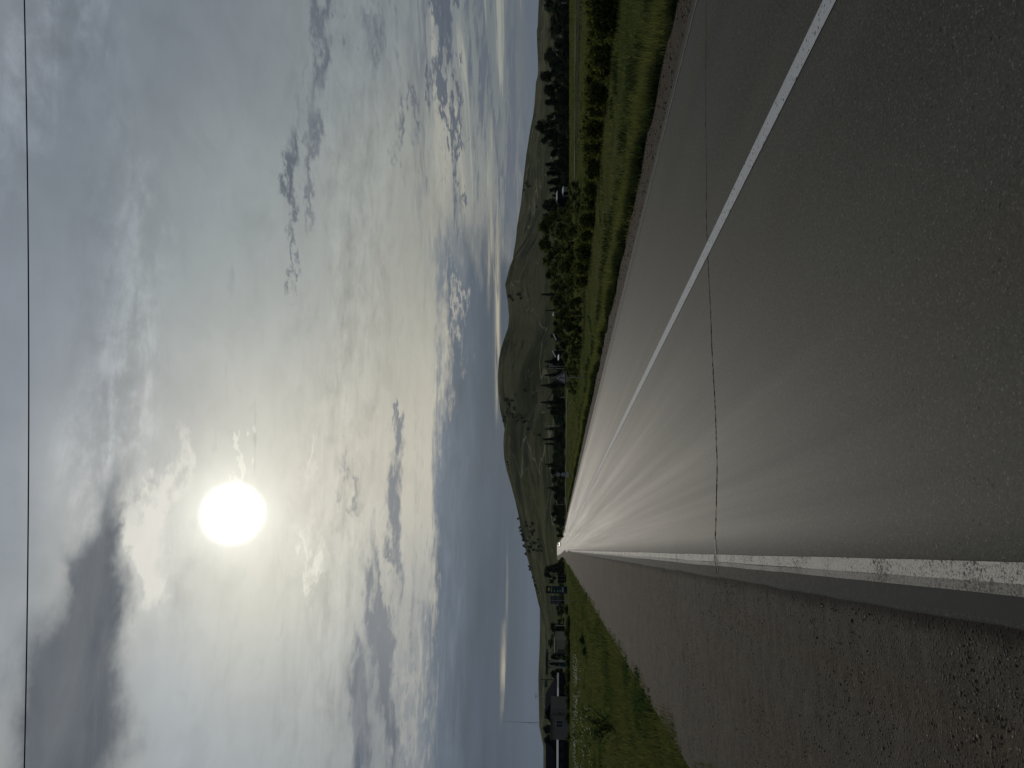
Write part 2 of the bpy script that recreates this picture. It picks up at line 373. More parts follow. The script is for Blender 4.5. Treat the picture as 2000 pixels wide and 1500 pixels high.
def mat_asphalt():
    m, t, b = mat_new('asphalt'); P = obj_co(t); x, y, z = t.sep(P)[0:3]
    st = t.noise(t.mapping(P, (1.15, .012, 1)), 1.7, 4, .55)                 # long bands along the lanes
    st2 = t.noise(t.mapping(P, (5., .05, 1)), 1., 4, .6)
    blot = t.noise(P, .55, 5, .6)
    grit = t.noise(P, 90., 3, .7)
    cell = t.voro(P, 110., out='Color'); cs = t.sep(cell)
    stone = t.ss(cs[0], .70, .95); dark = t.ss(cs[1], .93, .99)
    big = t.voro(P, 42., out='Color'); bs = t.sep(big); bd = t.voro(P, 42.)
    lump = t.mul(t.ss(bs[0], .982, .99), t.ss(bd, .4, .22))
    hole = t.mul(t.ss(bs[1], .978, .985), t.ss(bd, .42, .3))
    # wheel tracks: polished, a little darker and browner
    tr = None
    for c in (.95, 2.45, 4.25, 5.75):
        g = t.m('POWER', math.exp(-1), t.m('POWER', t.mul(t.sub(x, c), 2.6), 2.))
        tr = g if tr is None else t.add(tr, g)
    base = t.mad(t.sub(blot, .5), .35, t.mad(t.sub(st, .5), .55, t.mad(t.sub(st2, .5), .28, 1.)))
    base = t.mul(base, t.mad(tr, -.12, 1.))
    base = t.mul(base, t.mad(t.sub(grit, .5), 1.1, t.mad(t.sub(t.noise(P, 34., 4, .75), .5), 1.1, 1.)))
    col = t.v('SCALE', (.0430, .0450, .0395), None, base)
    warm = t.mix(t.ss(t.noise(t.mapping(P, (1.3, .05, 1)), 1.1, 3), .5, .66), col, t.v('MULTIPLY', col, (1.08, 1.0, .94)))
    warm = t.mix(t.mul(stone, .75), warm, t.mix(t.m('POWER', cs[2], 2.5), (.05, .05, .046), (.125, .122, .112)))
    warm = t.mix(t.mul(dark, .6), warm, (.02, .02, .02))
    warm = t.mix(t.mul(lump, .6), warm, (.12, .118, .11))
    warm = t.mix(t.mul(hole, .9), warm, (.012, .012, .012))
    ro = t.mad(tr, -.02, t.mad(t.sub(st, .5), .13, t.mad(t.sub(st2, .5), .09, .69)))
    setb(t, b, color=warm, rough=ro, spec=.048, normal=bump(t, t.add(t.mul(grit, .6), t.mul(t.voro(P, 130.), .9)), .16, .003))
    return m
def mat_gravel(name='gravel', tint=(1, 1, 1)):
    m, t, b = mat_new(name); P = obj_co(t); x, y, z = t.sep(P)[0:3]
    big = t.noise(P, .7, 5, .6); mid = t.noise(P, 9., 5, .65); fine = t.noise(P, 70., 4, .7)
    tr = t.noise(t.mapping(P, (1.6, .06, 1)), 1.3, 4, .55)
    c1 = t.voro(P, 55., out='Color'); d1 = t.voro(P, 55.); k1 = t.sep(c1)
    c2 = t.voro(P, 140., out='Color'); k2 = t.sep(c2)
    base = t.mad(t.sub(big, .5), .6, t.mad(t.sub(mid, .5), 1.0, t.mad(t.sub(fine, .5), .6, t.mad(t.sub(tr, .5), 1.0, 1.))))
    col = t.mix(t.ss(tr, .42, .6), (.056, .046, .034), (.047, .042, .034))
    col = t.v('MULTIPLY', t.v('SCALE', col, None, base), tint)
    col = t.mix(t.mul(t.ss(k1[0], .70, .88), t.ss(d1, .5, .25)), col, t.mix(k1[1], (.115, .10, .082), (.035, .029, .024)))
    col = t.mix(t.mul(t.ss(k2[0], .85, .95), .6), col, (.075, .068, .058))
    col = t.mix(t.mul(t.ss(k2[1], .88, .96), .6), col, (.014, .012, .010))
    st_ = t.ss(t.mad(t.sub(t.noise(P, 24., 5, .75), .5), .16, t.mad(t.sub(t.noise(P, 1.3, 3, .6), .5), .12, x)), -.37, -.27)
    col = t.mix(t.mul(t.mul(st_, t.ss(x, .5, .0)), .8), col, (.010, .010, .010))
    h = t.add(t.mul(mid, .5), t.add(t.mul(fine, .5), t.mul(t.ss(d1, .6, .1), t.mul(t.ss(k1[0], .5, .9), .7))))
    setb(t, b, color=col, rough=.95, spec=.05, normal=bump(t, h, .85, .016))
    return m
def mat_soil_grass():
    m, t, b = mat_new('meadow'); P = obj_co(t)
    a = t.noise(P, .09, 6, .6); c = t.noise(P, .9, 6, .65); f = t.noise(P, 14., 4, .7)
    s = t.noise(t.mapping(P, (.5, .03, 1)), 1., 4, .6)
    col = t.mix(t.ss(t.mad(t.sub(c, .5), .8, a), .38, .62), (.040, .060, .020), (.075, .080, .032))
    col = t.mix(t.mul(t.ss(s, .52, .66), .6), col, (.085, .082, .042))
    col = t.v('SCALE', col, None, t.mad(t.sub(f, .5), 1.1, t.mad(t.sub(c, .5), .5, .85)))
    setb(t, b, color=col, rough=1., spec=0., normal=bump(t, t.add(f, t.mul(c, 2.)), .8, .05))
    return m
def mat_hills():
    m, t, b = mat_new('hillside'); P = obj_co(t)
    a = t.noise(P, .0022, 7, .62, .4); c = t.noise(P, .012, 6, .6); f = t.noise(P, .07, 4, .7)
    g = t.noise(t.mapping(P, (1, 1, 3.)), .006, 6, .6, 1.2)
    nz = t.sep(t.new('ShaderNodeNewGeometry').outputs['Normal'])
    col = t.mix(t.ss(t.mad(t.sub(c, .5), .6, a), .40, .60), (.033, .041, .021), (.074, .075, .043))
    col = t.mix(t.mul(t.ss(g, .54, .64), .75), col, (.022, .029, .022))                    # darker scrub in the folds
    col = t.mix(t.mul(t.ss(t.voro(P, .05, 'SMOOTH_F1'), .16, .05), .5), col, (.03, .036, .024))
    # grazing tracks and paths: pale winding lines
    w = t.v('ADD', P, t.v('SCALE', t.noise(P, .004, 3, .5, 0, 'Color'), None, 260.))
    l1 = t.m('ABSOLUTE', t.sub(t.noise(w, .0035, 2, .4), .5))
    l2 = t.m('ABSOLUTE', t.sub(t.noise(t.mapping(w, (1, 1, 2.5), (0, 0, .7)), .007, 2, .4), .5))
    col = t.mix(t.mul(t.ss(l1, .006, .002), .6), col, (.17, .16, .12))
    col = t.mix(t.mul(t.ss(l2, .006, .002), .4), col, (.15, .14, .11))
    col = t.v('SCALE', col, None, t.mad(t.sub(f, .5), .5, 1.))
    setb(t, b, color=col, rough=1., spec=.0, normal=bump(t, t.add(t.mul(c, 3.), f), .6, 5.))
    return m
def mat_leaf(name, dark, light, trans=.35, scale=1., dry=None):
    """foliage: colour varies leaf by leaf and clump by clump; part of the light passes through"""
    m, t, b = mat_new(name)
    info = t.new('ShaderNodeNewGeometry').outputs['Random Per Island']
    oi = t.new('ShaderNodeObjectInfo').outputs['Random']
    P = obj_co(t); n = t.noise(P, 3.*scale, 3, .6)
    f = t.mad(info, .55, t.mul(n, .6))
    col = t.mix(t.m('MINIMUM', f, 1.), dark, light)
    if dry: col = t.mix(t.ss(info, .90, .97), col, dry)
    col = t.v('SCALE', col, None, t.mad(t.sub(oi, .5), .4, 1.))
    setb(t, b, color=col, rough=.9, spec=.03)
    tr = t.new('ShaderNodeBsdfTranslucent'); t.put(tr.inputs[0], t.v('MULTIPLY', col, (1.25, 1.25, .75)))
    mx = t.new('ShaderNodeMixShader'); mx.inputs[0].default_value = trans
    t.L.new(b.outputs[0], mx.inputs[1]); t.L.new(tr.outputs[0], mx.inputs[2])
    t.L.new(mx.outputs[0], t.N['Material Output'].inputs[0])
    return m
def mat_paint_line(name, wear, col, edge=0.):
    """road paint worn away to the asphalt"""
    m, t, b = mat_new(name); P = obj_co(t)
    n = t.noise(P, 75., 4, .8); n2 = t.noise(P, 4., 4, .6); g = t.noise(P, 140., 3, .7)
    k = t.voro(P, 60., out='Color'); ks = t.sep(k)
    gone = t.m('MAXIMUM', t.ss(t.mad(t.sub(n2, .5), .45, n), wear, wear+.16), t.mul(t.ss(ks[0], .9, .96), t.ss(n2, .35, .6)))
    c = t.mix(gone, t.v('SCALE', col, None, t.mad(t.sub(g, .5), 1.5, t.mad(t.sub(t.noise(P, 260., 2, .6), .5), 1.2, t.mad(t.sub(n2, .5), .35, .95)))), (.042, .041, .036))
    setb(t, b, color=c, rough=t.mad(t.sub(n, .5), .2, .8), spec=.1, normal=bump(t, t.add(n, g), .35, .004))
    return m
M['asphalt'] = mat_asphalt(); M['gravel'] = mat_gravel(); M['gravel_red'] = mat_gravel('reddish_gravel', (.82, .82, .82))
M['meadow'] = mat_soil_grass(); M['hills'] = mat_hills()
M['centre_paint'] = mat_paint_line('fresh_line_paint', .80, (.30, .32, .34))
M['edge_paint'] = mat_paint_line('worn_line_paint', .49, (.34, .335, .30))
M['tar'] = simple('tar', (.006, .006, .006), 1., 0, .3, 8, 0.)
M['patch'] = simple('sealed_edge', (.036, .037, .035), .85, 0, .5, 26, .03)
M['blade'] = mat_leaf('grass_blade', (.036, .048, .020), (.096, .108, .044), .38, .2, (.15, .13, .07))
M['herb'] = mat_leaf('herb_leaf', (.020, .038, .016), (.045, .070, .028), .30, .5)
M['lit_tall_grass'] = mat_leaf('lit_tall_grass', (.050, .062, .022), (.115, .128, .050), .42, .2, (.17, .15, .08))  # fringe grass with the sunlit brightness put into its colour
M['weed_and_foot_shade'] = mat_leaf('weed_and_foot_shade', (.020, .032, .013), (.046, .064, .026), .25, .5)  # colour of the ditch weeds; also paints the shaded foot of the grass fringe
M['shrub'] = mat_leaf('shrub_leaf', (.034, .048, .014), (.085, .098, .030), .36, 1.)
M['decid'] = mat_leaf('broad_leaf', (.027, .043, .020), (.072, .092, .036), .38, .8)
M['dark_decid'] = mat_leaf('dark_leaf', (.016, .027, .021), (.036, .052, .034), .12, .8)
M['needle'] = mat_leaf('needles', (.012, .020, .019), (.026, .038, .033), .08, .8)
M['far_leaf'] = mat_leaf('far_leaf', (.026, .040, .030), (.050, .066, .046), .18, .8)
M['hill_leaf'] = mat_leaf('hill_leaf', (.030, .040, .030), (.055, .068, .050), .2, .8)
M['bark'] = simple('bark', (.06, .05, .04), .9, 0, .4, 6, .1)
M['pebble'] = simple('pebble', (.10, .090, .078), .85, 0, .35, 30, .2)
M['sun_white'] = simple('white_panel', (.72, .70, .64), .5, 0, .08, 2)
M['grey_wall'] = simple('grey_wall', (.13, .128, .12), 1., 0, .12, 1., 0.)
M['pale_wall'] = simple('pale_wall', (.20, .19, .15), .85, 0, .12, 1.)
M['dark_wall'] = simple('dark_wall', (.013, .014, .018), 1., 0, .2, 2, 0.)
M['dark_roof'] = simple('dark_roof', (.017, .017, .021), 1., 0, .25, 3, 0.)
M['metal_roof'] = simple('sheet_metal_roof', (.45, .45, .45), .45, 1., .1, 3)
M['grey_roof'] = simple('grey_roof', (.10, .10, .10), 1., 0, .2, 2, 0.)
M['glass'] = simple('window_glass', (.02, .024, .03), .12, 0, .1, 2, .5)
M['frame'] = simple('pale_frame', (.4, .4, .38), .6)
M['concrete'] = simple('concrete_pole', (.20, .20, .19), .95, 0, .15, 4, .05)
M['wood'] = simple('weathered_wood', (.07, .06, .05), .9, 0, .3, 5)
M['steel'] = simple('galvanised_steel', (.22, .225, .22), .5, .4, .15, 6)
M['sign_white'] = simple('sign_white', (.30, .32, .34), .5, 0, .06, 4)
M['sign_red'] = simple('sign_red', (.09, .018, .016), .5, 0, .1, 4)
M['sign_black'] = simple('sign_black', (.008, .006, .012), .5, 0, .1, 4)
M['sign_back'] = simple('sign_back', (.050, .056, .066), .9, .0, .12, 4)
M['teal'] = simple('teal_board', (.012, .036, .035), .9, 0, .1, 2)
M['navy'] = simple('navy_board', (.010, .020, .030), .9, 0, .1, 2)
M['yellow'] = simple('yellow_emblem', (.42, .32, .05), .5, 0, .1, 6)
M['pale_mark'] = simple('pale_mark', (.28, .31, .31), .5, 0, .1, 6)
M['petal'] = simple('petal', (.75, .74, .68), .7, 0, .1, 6)
M['car_paint'] = simple('dark_car_paint', (.012, .013, .015), .25, .2, .05, 4, .5)
M['tyre'] = simple('tyre_rubber', (.012, .012, .012), .85)
M['lamp'] = simple('headlamp_glass', (.7, .7, .7), .1, .5)
M['windscreen'] = simple('windscreen_glass', (.55, .56, .58), .06, .9, .02)
M['wire'] = simple('wire', (.02, .02, .028), .6)
M['fence'] = simple('fence_wood', (.10, .098, .085), .9, 0, .2, 4)
# ------------------------------------------------------------------ ground, road, hills
def spaced(lo, hi, near, grow):
    out = [lo]
    while out[-1] < hi: out.append(out[-1]+max(near, grow*abs(out[-1])))
    return np.array(out)
ys = np.concatenate([-spaced(0, 400, 2., .12)[:0:-1], spaced(0, 4400, .8, .035)])
xp = spaced(8., 3900, .7, .06); xn = -spaced(3., 3900, .7, .06)[::-1]
xs = np.concatenate([xn, np.linspace(-2, 7, 7), xp])
X, Y = np.meshgrid(xs, ys)
link('ground', grid_mesh('ground', X, Y, ground_z(X, Y)), M['meadow'])['kind'] = 'structure'

ry = np.concatenate([np.arange(-30, 0, .8), spaced(0, 720, .12, .014)])
def ribbon(name, mat, x0, x1, dz, cols=2, y0=-30, y1=720, wob=0., skirt=0., wl=0.):
    yy = ry[(ry >= y0) & (ry <= y1)]; u = np.linspace(0, 1, cols)
    A = x0+wob*fnoise(yy*0+3, yy, 2.4, 1.)+wl*(fnoise(yy*0+5, yy, 1.6, 4.)+.8*fnoise(yy*0+5, yy, .3, 2.)); B = x1+wob*fnoise(yy*0+9, yy, 2.1, 2.)
    Xr = A[:, None]+(B-A)[:, None]*u[None]+road_x(yy)[:, None]
    Yr = np.repeat(yy[:, None], cols, 1); Zr = road_z(Yr)+dz
    if skirt:
        Xr = np.concatenate([Xr[:, :1]-.02, Xr, Xr[:, -1:]+.02], 1); Yr = np.concatenate([Yr[:, :1], Yr, Yr[:, -1:]], 1)
        Zr = np.concatenate([Zr[:, :1]-skirt, Zr, Zr[:, -1:]-skirt], 1)
    o = link(name, grid_mesh(name, Xr, Yr, Zr), mat); o['kind'] = 'structure'
    return o
ribbon('road', M['asphalt'], -.25, 6.75, .03, 15, skirt=.05, wl=.007)
# gravel shoulders: finely modelled near the camera
def shoulder(name, mat, x0, x1, amp):
    yy = spaced(.2, 560, .035, .006); yy = np.concatenate([np.arange(-20, .1, .5), yy]); xx = np.linspace(x0, x1, max(8, int((x1-x0)/.045)))
    Xs, Ys = np.meshgrid(xx, yy)
    n = fnoise(Xs, Ys, .9, .3)*.5+fnoise(Xs, Ys, .16, 1.7)*.35+fnoise(Xs, Ys, .05, 2.9)*.22
    edge = smooth(0, .25, np.minimum(Xs-x0, x1-Xs))
    Z = road_z(Ys)+.0+amp*n*(.35+.65*edge)
    Xs = Xs+road_x(Ys)
    o = link(name, grid_mesh(name, Xs, Ys, Z), mat); o['kind'] = 'structure'
shoulder('shoulder_ground', M['gravel'], -2.75, -.2, .014)
shoulder('shoulder_ground', M['gravel_red'], 6.7, 8.0, .012)
# the strip of newer seal along the left edge, the painted lines
ribbon('road_surface', M['patch'], -.228, -.128, .0325, 3, wob=.004)
ribbon('road_marking', M['centre_paint'], 3.26, 3.42, .036, 2)
ribbon('road_marking', M['edge_paint'], -.092, -.018, .038, 2, wob=.004)
ribbon('road_marking', mat_paint_line('faint_line_paint', .47, (.16, .158, .15)), -.135, -.096, .037, 2, wob=.006)
ribbon('road_marking', mat_paint_line('thin_line_paint', .44, (.13, .13, .13)), 6.52, 6.575, .035, 2)
# crack right across the road
def flat_at(x, y, z):                              # photo pixel -> point at height z
    d = ray(x, y); k = (z-EYE)/d.z; return d.x*k, d.y*k
pts = [(1382, -60), (1385, 0), (1384, 120), (1384, 260), (1385.5, 330), (1385, 420), (1386.5, 470), (1388, 500), (1391, 560), (1394, 620), (1396, 680), (1399.5, 740), (1403, 800), (1404.5, 850), (1406.5, 905), (1405.5, 960), (1404, 1020), (1402.5, 1060), (1403, 1085), (1407, 1128)]
c = [flat_at(a, b, .0) for a, b in pts]
dense = []
for (ax, ay), (bx, by) in zip(c[:-1], c[1:]):
    n = max(2, int(math.hypot(bx-ax, by-ay)/.03))
    dense += [(ax+(bx-ax)*k/n, ay+(by-ay)*k/n) for k in range(n)]
def crack(name, z, sel, w0, w1, mat=None):
    V = []; 
    for x, y in sel:
        k = random.uniform(.35, 1.5); j = random.uniform(-.005, .005); w = w0+(w1-w0)*smooth(5., .3, x)
        V += [(x, y-w*k+j, z), (x, y+w*k+j, z)]
    F = np.array([(2*i, 2*i+1, 2*i+3, 2*i+2) for i in range(len(V)//2-1)])
    link(name, np_mesh(name, np.array(V), F), mat or M['tar'])['kind'] = 'structure'
crack('road_crack_surface', .0335, dense, .0045, .013)
crack('road_crack_surface', .0405, [q for q in dense if -.13 < q[0] < .0], .010, .010)
crack('road_crack_surface', .0415, [(x, y) for x, y in [(q[0], q[1]-.055+.02*math.sin(q[0]*9)) for q in dense if -.22 < q[0] < .16]], .012, .012, M['edge_paint'])
# far dirt tracks
def track(name, pts, mat, dz=.05):
    V = []
    for (y, d0, d1) in pts:
        for D in (d0, d1):
            p = spot(y, D); V.append((p[0], p[1], p[2]+dz))
    F = np.array([(2*i, 2*i+1, 2*i+3, 2*i+2) for i in range(len(pts)-1)])
    link(name, np_mesh(name, np.array(V), F), mat)['kind'] = 'structure'
M['track'] = simple('track_dirt', (.040, .041, .041), 1., 0, .3, .6, 0.)
M['pale_track'] = simple('pale_track_dirt', (.13, .125, .10), 1., 0, .25, .4, 0.)
track('dirt_path', [(y, 50.5+(y+300)*.038, 70.+(y+300)*.013) for y in range(-300, 420, 15)], M['track'], .07)
track('dirt_path', [(y, 73.5+(y+300)*.0125, 75.5+(y+300)*.0125) for y in range(-300, 420, 15)], M['pale_track'], .10)
track('dirt_path', [(y, 150+(y-740)*.2, 162+(y-740)*.22) for y in range(740, 1045, 12)], M['pale_track'], .12)

# hills: ridges at their own distances, one height field
def curve(pts): 
    a = np.array(sorted(pts), float); return lambda y: np.interp(y, a[:, 0], a[:, 1])
RIDGES = [   # (distance, front run, back run, skyline as (photo column, photo row))
 (2900, 1500, 1200, [(-1500,1060),(-600,1042),(-200,1052),(0,1051),(50,1049),(60,1047),(130,1050),(148,1049),(160,1045.5),(200,1043),(225,1040),(250,1035),(300,1027),(360,1020),(400,1016),(440,1009),(470,1006),(500,1001),(540,1004),(600,1010),(700,1030),(800,1060),(900,1090),(1000,1100)]),
 (1900, 760, 900, [(200,1100),(300,1085),(400,1060),(440,1040),(470,1022),(500,1002),(520,994),(535,990),(555,985),(570,987),(590,990),(620,992),(640,990.5),(660,983.5),(680,977),(700,973),(730,971),(760,971),(800,975),(825,981),(850,986),(880,1000),(910,1018),(950,1040),(1000,1065),(1060,1090),(1100,1100)]),
 (1500, 420, 600, [(520,1100),(600,1080),(640,1056),(680,1030),(710,1014),(740,1006),(772,1004),(800,1011),(815,1018),(830,1027),(845,1035),(860,1042),(880,1053),(900,1064),(930,1078),(960,1092),(1000,1100)]),
 (1700, 900, 900, [(740,1100),(780,1030),(810,1000),(828,986),(845,982.5),(870,981),(895,983),(920,988),(950,997),(980,1005),(1010,1011),(1040,1017),(1060,1022),(1090,1028),(1120,1036),(1150,1043),(1180,1050),(1200,1056),(1260,1070),(1330,1090),(1400,1100)]),
 (1150, 420, 500, [(880,1100),(930,1078),(980,1062),(1020,1058),(1060,1060),(1100,1068),(1150,1078),(1200,1088),(1260,1098)]),
 (2600, 1300, 1000, [(1050,1100),(1120,1070),(1180,1054),(1200,1053),(1250,1053),(1300,1051),(1330,1050),(1370,1051),(1420,1052),(1440,1056),(1460,1060),(1500,1060),(1700,1056),(2000,1062),(2600,1064)]),
 (1300, 500, 500, [(1200,1100),(1260,1085),(1330,1070),(1400,1066),(1460,1072),(1520,1078),(1600,1074),(1800,1088)]),
]
RFUN = [(d, f, b, curve(p)) for d, f, b, p in RIDGES]
def hill_z(yc, D, px, py):
    z = np.full(np.shape(D), -2.5); crest = np.zeros(np.shape(D))
    for d, f, b, cu in RFUN:
        H = np.maximum(height_at(cu(yc), d)-1.0, -1.)
        dd = d*(1+.06*np.sin(yc/90.+d)+.03*np.sin(yc/31.+d*.3))
        dd = d
        s = np.where(D < dd, (D-dd)/f, (D-dd)/b)
        p = smooth(1, 0, np.abs(s)); p = .65*p+.35*np.clip(1-np.abs(s), 0, 1)**1.3
        q = p*H-1.
        crest = np.where(q > z, p, crest); z = np.maximum(z, q)
    g = 1-np.abs(fnoise(px, py, 260., .4)); g2 = fnoise(px, py, 90., 2.2)
    k = smooth(0, 40, z)*(1-.85*smooth(.72, .97, crest))
    top = np.zeros_like(z)
    return z-k*(np.clip(g, 0, 1)**3*5.5+np.abs(g2)*1.6)*np.clip(z/60., .2, 1)
yc = np.concatenate([np.arange(-1500, -100, 25), np.arange(-100, 1600, 5), np.arange(1600, 2600, 25)]).astype(float)
Dh = np.concatenate([np.arange(640, 2100, 17), np.arange(2100, 4300, 50)]).astype(float)
YC, DD = np.meshgrid(yc, Dh)
LL = (750-YC)/FPX*DD*math.cos(PITCH); PX = FH.x*DD+FH.y*LL; PY = FH.y*DD-FH.x*LL
HZ = hill_z(YC, DD, PX, PY)
tag(link('hills', grid_mesh('hills', PX[:, ::-1], PY[:, ::-1], HZ[:, ::-1]), M['hills']), kind='structure')
def on_hill(x, y, back=0.):
    """where the view ray through a photo pixel first meets the hills (or the crest just under it)"""
    Ds = np.arange(700., 3400., 6.)
    L = (750-y)/FPX*Ds*math.cos(PITCH); px = FH.x*Ds+FH.y*L; py = FH.y*Ds-FH.x*L
    z = hill_z(np.full_like(Ds, float(y)), Ds, px, py)
    gap = (z-EYE)/Ds-(height_at(x, 1000.)-EYE)/1000.
    i = int(np.argmax(gap > 0)) if (gap > 0).any() else int(np.argmax(gap))
    return px[i], py[i], z[i], Ds[i]
# ------------------------------------------------------------------ grass (nobody could count it): curved blades, one object per verge
def blades(name, mat, px, py, h, w, lean, seed, dirsd=1.):
    r = np.random.default_rng(seed); n = len(px)
    pz = ground_z(px, py)-.01
    a = r.uniform(0, 2*np.pi, n); fx, fy = np.cos(a), np.sin(a)                 # width direction
    la = r.normal(.6, dirsd, n); lx, ly = np.cos(la), np.sin(la)                 # lean direction
    ln = lean*h*r.uniform(.2, 1.2, n)
    V = np.empty((n, 5, 3)); 
    for k, (t, ww) in enumerate(((0, 1), (0, -1), (.55, .75), (.55, -.75), (1, 0))):
        b = t**1.8
        V[:, k, 0] = px+fx*w*ww*.5+lx*ln*b; V[:, k, 1] = py+fy*w*ww*.5+ly*ln*b; V[:, k, 2] = pz+h*t*(1-.25*lean*b)
    i = np.arange(n)[:, None]*5
    q = i+np.array([[0, 1, 3, 2]]); tr = i+np.array([[2, 3, 4]])
    return link(name, np_mesh(name, V.reshape(-1, 3), [q, tr]), mat)
def scatter(n, y0, y1, d0, d1, seed, power=1.0):
    """positions over the view: photo columns y0..y1, depths d0..d1 (denser near the camera)"""
    r = np.random.default_rng(seed)
    u = r.random(n); p = power
    D = (d0**(1-p)+u*(d1**(1-p)-d0**(1-p)))**(1/(1-p)) if abs(p-1) > 1e-6 else d0*(d1/d0)**u
    y = r.uniform(y0, y1, n); L = (750-y)/FPX*D
    return FH.x*D+FH.y*L, FH.y*D-FH.x*L, D, r
def verge_right(n, seed):
    px, py, D, r = scatter(n, -420, 1080, 6.5, 150, seed, .75)
    xr = px-road_x(py); k = (xr > 7.75+.25*fnoise(px, py, 1.2, 3.)) & (py > 1) ; px, py, D, xr = px[k], py[k], D[k], xr[k]
    clump = fnoise(px, py, 1.1, 5.)
    big = fnoise(px, py, 6., 1.)
    band = np.exp(-((xr-8.9)/.85)**2)                                            # tall fringe along the gravel
    band2 = np.exp(-((xr-12.2-.5*big)/.55)**2)                                   # weedy ditch line
    h = .12+.04*big+.16*band*(1+.35*clump)+.10*band2+.05*clump-.05*np.exp(-((xr-13.6)/.7)**2)
    h = np.clip(h*r.uniform(.6, 1.35, len(px)), .05, .75)
    w = .0035+.00062*D+.004*band
    return px, py, D, xr, h, w, clump, band2, r
px, py, D, xr, h, w, clump, band2, r = verge_right(210000, 3)
herb = (band2 > .45) & (clump > -.1) | (fnoise(px, py, 2.3, 8.) > .75)
tag(blades('grass', M['blade'], px[~herb], py[~herb], h[~herb], w[~herb], .45, 31), 'long green verge grass right of the road', 'grass', kind='stuff')
tag(blades('weeds', M['weed_and_foot_shade'], px[herb], py[herb], h[herb]*1.1, w[herb]*2.6, .8, 32), 'dark broad leaved weeds in the verge ditch right of the road', 'weeds', kind='stuff')
px, py, D, r = scatter(190000, 1060, 1950, 5.5, 130, 5, .75)
xr = px-road_x(py); e = -2.5-.16*fnoise(px, py, 2.2, 3.)-.12*fnoise(px, py, .5, 1.)
k = (xr < e) & (py > .5); px, py, D, xr, e = px[k], py[k], D[k], xr[k], e[k]
clump = fnoise(px, py, 1.3, 5.); big = fnoise(px, py, 7., 2.)
h = np.clip(smooth(0., .5, e-xr)*.5+.5, 0, 1)*np.clip((.15+.07*clump+.06*big+.10*np.exp(-((xr-e+1.6)/1.2)**2)*(1+.5*clump))*r.uniform(.6, 1.35, len(px)), .05, .7)
w = .0035+.00066*D
herb = fnoise(px, py, 2.0, 8.)+.5*clump > .62
tag(blades('grass', M['blade'], px[~herb], py[~herb], h[~herb], w[~herb], .5, 33), 'green verge grass left of the gravel shoulder', 'grass', kind='stuff')
tag(blades('weeds', M['herb'], px[herb], py[herb], h[herb], w[herb]*2.4, .8, 34), 'dark leafy weeds among the grass left of the gravel', 'weeds', kind='stuff')
# the tall fringe along the right gravel edge: sunlit tone painted on the grass, shade painted as dark blades at its foot
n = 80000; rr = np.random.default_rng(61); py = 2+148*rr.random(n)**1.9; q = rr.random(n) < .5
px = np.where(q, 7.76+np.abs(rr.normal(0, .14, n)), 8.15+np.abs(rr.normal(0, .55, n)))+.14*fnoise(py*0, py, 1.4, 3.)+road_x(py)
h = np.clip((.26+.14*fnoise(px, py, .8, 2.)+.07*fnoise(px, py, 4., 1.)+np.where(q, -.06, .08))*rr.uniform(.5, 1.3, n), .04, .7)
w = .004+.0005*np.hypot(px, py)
tag(blades('grass', M['lit_tall_grass'], px[~q], py[~q], h[~q], w[~q], .45, 62), 'tall grass fringe along the far gravel edge, sunlit tone in its colour', 'grass', kind='stuff')
tag(blades('weeds', M['weed_and_foot_shade'], px[q], py[q], h[q], w[q]*1.9, .6, 63), 'shaded foot of the tall grass along the far gravel edge, shade in its colour', 'weeds', kind='stuff')  # not weeds: dark blades standing for the shaded foot of the fringe
# white flower heads far out in the left meadow
n = 900; rr = np.random.default_rng(9)
yy = rr.uniform(1275, 1500, n); xx = 1122+4.5*np.sin(yy/26.)*.6+rr.normal(0, 2.6, n)+np.where(rr.random(n) < .25, rr.uniform(4, 26, n), 0)*(yy > 1380)
keep = fnoise(yy, xx*3, 26., 1.) > -.1; yy, xx = yy[keep], xx[keep]
Df = 2363/(np.maximum(xx, 1112)-1093)*.90; L = (750-yy)/FPX*Df; px = FH.x*Df+FH.y*L; py = FH.y*Df-FH.x*L; pz = ground_z(px, py)+rr.uniform(.14, .3, len(px))
s = rr.uniform(.02, .055, len(px))
oct_ = np.array([(1, 0, 0), (0, 1, 0), (-1, 0, 0), (0, -1, 0), (0, 0, .6), (0, 0, -.5)]); of = np.array([(0, 1, 4), (1, 2, 4), (2, 3, 4), (3, 0, 4), (1, 0, 5), (2, 1, 5), (3, 2, 5), (0, 3, 5)])
V = (np.stack([px, py, pz], 1)[:, None]+oct_[None]*s[:, None, None]).reshape(-1, 3)
tag(link('flowers', np_mesh('flowers', V, (np.arange(len(px))[:, None, None]*6+of[None]).reshape(-1, 3)), M['petal']), 'drift of small white flower heads in the left meadow', 'flowers', kind='stuff')
